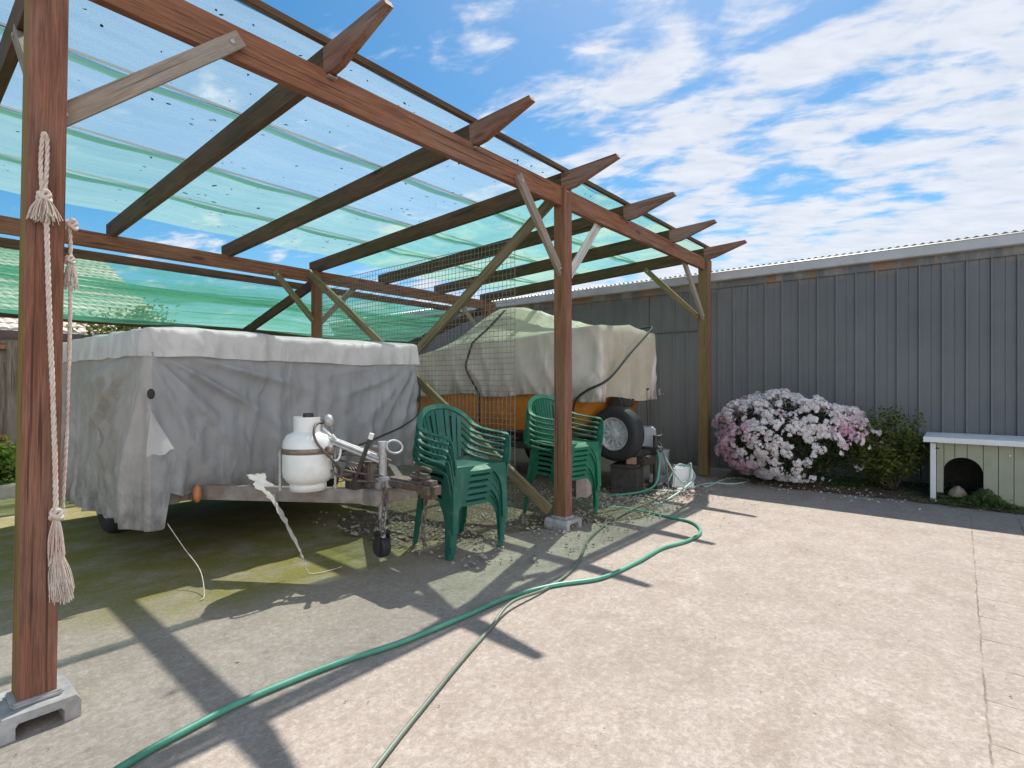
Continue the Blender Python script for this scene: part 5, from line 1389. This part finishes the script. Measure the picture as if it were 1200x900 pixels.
def weeds():
    rng = random.Random(12); bm = bmesh.new()
    for _ in range(5200):
        y = rng.uniform(-3.6, 2.0); x = rng.gauss(7.20, .12)
        if x > 7.63 or mnoise.noise(Vector((y*3.1, x*3, 2)))+.25 < rng.random()*.6: continue
        h = .02+.06*max(0, (x-6.8)/.8)+rng.random()**2*.07
        add_leaf(bm, Vector((x, y, .03+h*rng.random())), Vector((rng.gauss(0, .5), rng.gauss(0, .5), 1)), rng.uniform(.025, .055), rng.uniform(.014, .03), rng)
    o = obj('wall_weeds', bm, M['weed']); o['kind'] = 'stuff'
    bm = bmesh.new()
    for _ in range(1500):
        y = rng.gauss(-.16, .17); x = rng.gauss(6.90, .07)
        hh = .14*math.exp(-((y+.19)/.13)**2)+.03
        p = Vector((x, y, .015+hh*rng.random()))
        add_leaf(bm, p, Vector((rng.gauss(0, .8), rng.gauss(0, .8), .8)), rng.uniform(.02, .05), rng.uniform(.006, .016), rng, 0 if rng.random() < .55 else 1)
    o = obj('kennel_weeds', bm, [M['weed'], M['dryweed']]); o['kind'] = 'stuff'
    # leaf litter on the soil strip and along the edge of the concrete
    bm = bmesh.new()
    for _ in range(2600):
        y = rng.uniform(-3.5, 2.4); x = 6.80+abs(rng.gauss(0, .2))-.05
        if x > 7.5: continue
        add_leaf(bm, Vector((x, y, .016+.07*clampf((x-6.65)/1.05)**1.2+rng.random()*.008)), Vector((rng.gauss(0, .35), rng.gauss(0, .35), 1)), rng.uniform(.012, .035), rng.uniform(.007, .016), rng)
    for _ in range(380):
        a = rng.random()
        x, y = (rng.uniform(2.4, 5.6), rng.gauss(2.75, .4)) if a < .6 else (rng.gauss(5.6, .5), rng.gauss(2.1, .35))
        add_leaf(bm, Vector((x, y, .016)), Vector((rng.gauss(0, .4), rng.gauss(0, .4), 1)), rng.uniform(.010, .026), rng.uniform(.006, .012), rng)
    for _ in range(200):
        add_leaf(bm, Vector((rng.uniform(.2, 5.5), rng.uniform(-.5, 3), .005)), Vector((rng.gauss(0, .3), rng.gauss(0, .3), 1)), rng.uniform(.005, .014), rng.uniform(.003, .007), rng)
    o = obj('leaf_litter', bm, M['dryleaf']); o['kind'] = 'stuff'
    bm = bmesh.new()
    for _ in range(90):
        y = rng.gauss(1.2, .5); x = rng.gauss(6.72, .18)
        add_leaf(bm, Vector((x, y, .02+.07*clampf((x-6.65)/1.05))), Vector((rng.gauss(0, .3), rng.gauss(0, .3), 1)), rng.uniform(.018, .035), rng.uniform(.012, .02), rng)
    o = obj('petal_litter', bm, M['petal_litter']); o['kind'] = 'stuff'
weeds()

# ------------------------------------------------------------------ light, sky, output
SUN = Vector((.62, .21, 1.0)).normalized()
sl = bpy.data.lights.new('sun', 'SUN'); sl.energy = 3.5; sl.angle = R(.55); sl.color = (1, .955, .89)
so = bpy.data.objects.new('sun', sl); COL.objects.link(so); so.rotation_euler = (-SUN).to_track_quat('-Z', 'Y').to_euler(); so.location = (20, 8, 30)
W = bpy.data.worlds.new('World'); SC.world = W; W.use_nodes = True; nt = W.node_tree; nt.nodes.clear()
def wn(t, **k):
    n = nt.nodes.new('ShaderNode'+t)
    for a, v in k.items(): setattr(n, a, v)
    return n
out = wn('OutputWorld'); bg = wn('Background'); nt.links.new(bg.outputs[0], out.inputs[0]); bg.inputs[1].default_value = .15
sky = wn('TexSky'); sky.sky_type = 'NISHITA'; sky.sun_disc = False; sky.sun_elevation = math.asin(SUN.z); sky.sun_rotation = math.atan2(SUN.x, SUN.y); sky.air_density = 1.0; sky.dust_density = .6; sky.ozone_density = 1.6
def wmath(op, a, b=None, c=False):
    n = wn('Math', operation=op, use_clamp=c)
    for i, v in ((0, a), (1, b)):
        if v is None: continue
        if hasattr(v, 'is_output'): nt.links.new(v, n.inputs[i])
        else: n.inputs[i].default_value = v
    return n.outputs[0]
tc = wn('TexCoord'); sp = wn('SeparateXYZ'); nt.links.new(tc.outputs['Generated'], sp.inputs[0])
zz = wmath('ADD', wmath('MAXIMUM', sp.outputs[2], 0.0), .16)
px = wmath('DIVIDE', sp.outputs[0], zz); py = wmath('DIVIDE', sp.outputs[1], zz)
cv = wn('CombineXYZ'); nt.links.new(px, cv.inputs[0]); nt.links.new(py, cv.inputs[1])
def wnoise(scale, det, rough, stretch=(1, 1, 1), rot=0, dist=0, loc=(0, 0, 0)):
    vr = wn('VectorRotate', rotation_type='Z_AXIS'); nt.links.new(cv.outputs[0], vr.inputs['Vector']); vr.inputs['Angle'].default_value = -rot
    mp = wn('Mapping'); nt.links.new(vr.outputs[0], mp.inputs[0]); mp.inputs['Scale'].default_value = stretch; mp.inputs['Location'].default_value = loc
    n = wn('TexNoise'); nt.links.new(mp.outputs[0], n.inputs[0]); n.inputs['Scale'].default_value = scale; n.inputs['Detail'].default_value = det; n.inputs['Roughness'].default_value = rough; n.inputs['Distortion'].default_value = dist
    return n.outputs['Fac']
c1 = wnoise(5.2, 7, .55, (.72, 1.15, 1), R(97), .45, (1.3, 2.1, 0)); c2 = wnoise(.75, 4, .5, loc=(4.2, 1.7, 0)); c3 = wnoise(12, 6, .6, (.6, 1.3, 1), R(120), .3)
cl = wmath('ADD', wmath('ADD', wmath('MULTIPLY', c1, .56), wmath('MULTIPLY', c2, .30)), wmath('MULTIPLY', c3, .25))
# cover thickens towards the horizon and towards the sunward (right hand) side
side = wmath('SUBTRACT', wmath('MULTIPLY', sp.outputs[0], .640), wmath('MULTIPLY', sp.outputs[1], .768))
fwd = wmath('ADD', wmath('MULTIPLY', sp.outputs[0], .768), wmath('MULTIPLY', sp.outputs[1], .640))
behind = wmath('MAXIMUM', wmath('MULTIPLY', fwd, -1.0), 0.0)  # unseen clouds behind the camera, thickened and brightened as added fill light
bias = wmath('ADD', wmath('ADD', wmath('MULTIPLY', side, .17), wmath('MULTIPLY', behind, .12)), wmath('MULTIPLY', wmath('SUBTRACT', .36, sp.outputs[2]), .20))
cl = wmath('ADD', cl, bias)
mr = wn('MapRange'); mr.interpolation_type = 'SMOOTHSTEP'; nt.links.new(cl, mr.inputs[0]); mr.inputs[1].default_value = .525; mr.inputs[2].default_value = .665
dens = wmath('MULTIPLY', mr.outputs[0], .92)
hs = wn('HueSaturation'); nt.links.new(sky.outputs[0], hs.inputs['Color']); hs.inputs['Saturation'].default_value = 1.45; hs.inputs['Value'].default_value = .43; hs.inputs['Hue'].default_value = .488
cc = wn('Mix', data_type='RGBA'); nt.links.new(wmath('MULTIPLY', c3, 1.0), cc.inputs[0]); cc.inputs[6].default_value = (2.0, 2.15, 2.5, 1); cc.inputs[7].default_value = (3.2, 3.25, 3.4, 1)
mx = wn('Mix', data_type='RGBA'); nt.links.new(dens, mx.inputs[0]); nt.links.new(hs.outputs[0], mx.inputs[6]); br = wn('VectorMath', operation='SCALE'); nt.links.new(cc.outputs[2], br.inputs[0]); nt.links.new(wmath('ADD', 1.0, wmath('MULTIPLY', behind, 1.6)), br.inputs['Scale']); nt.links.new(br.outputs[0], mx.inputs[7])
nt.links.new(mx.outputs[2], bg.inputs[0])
W.cycles.sampling_method = 'MANUAL'; W.cycles.sample_map_resolution = 512

SC.render.engine = 'CYCLES'
SC.view_settings.view_transform = 'Standard'; SC.view_settings.look = 'None'; SC.view_settings.gamma = 1; SC.view_settings.exposure = 1.08; SC.view_settings.use_curve_mapping = False
SC.cycles.use_denoising = True; SC.cycles.max_bounces = 8; SC.cycles.transparent_max_bounces = 16; SC.cycles.diffuse_bounces = 5; SC.cycles.transmission_bounces = 4
SC.cycles.use_adaptive_sampling = True; SC.cycles.adaptive_threshold = .015; SC.cycles.sample_clamp_indirect = 8; SC.cycles.caustics_reflective = False; SC.cycles.caustics_refractive = False
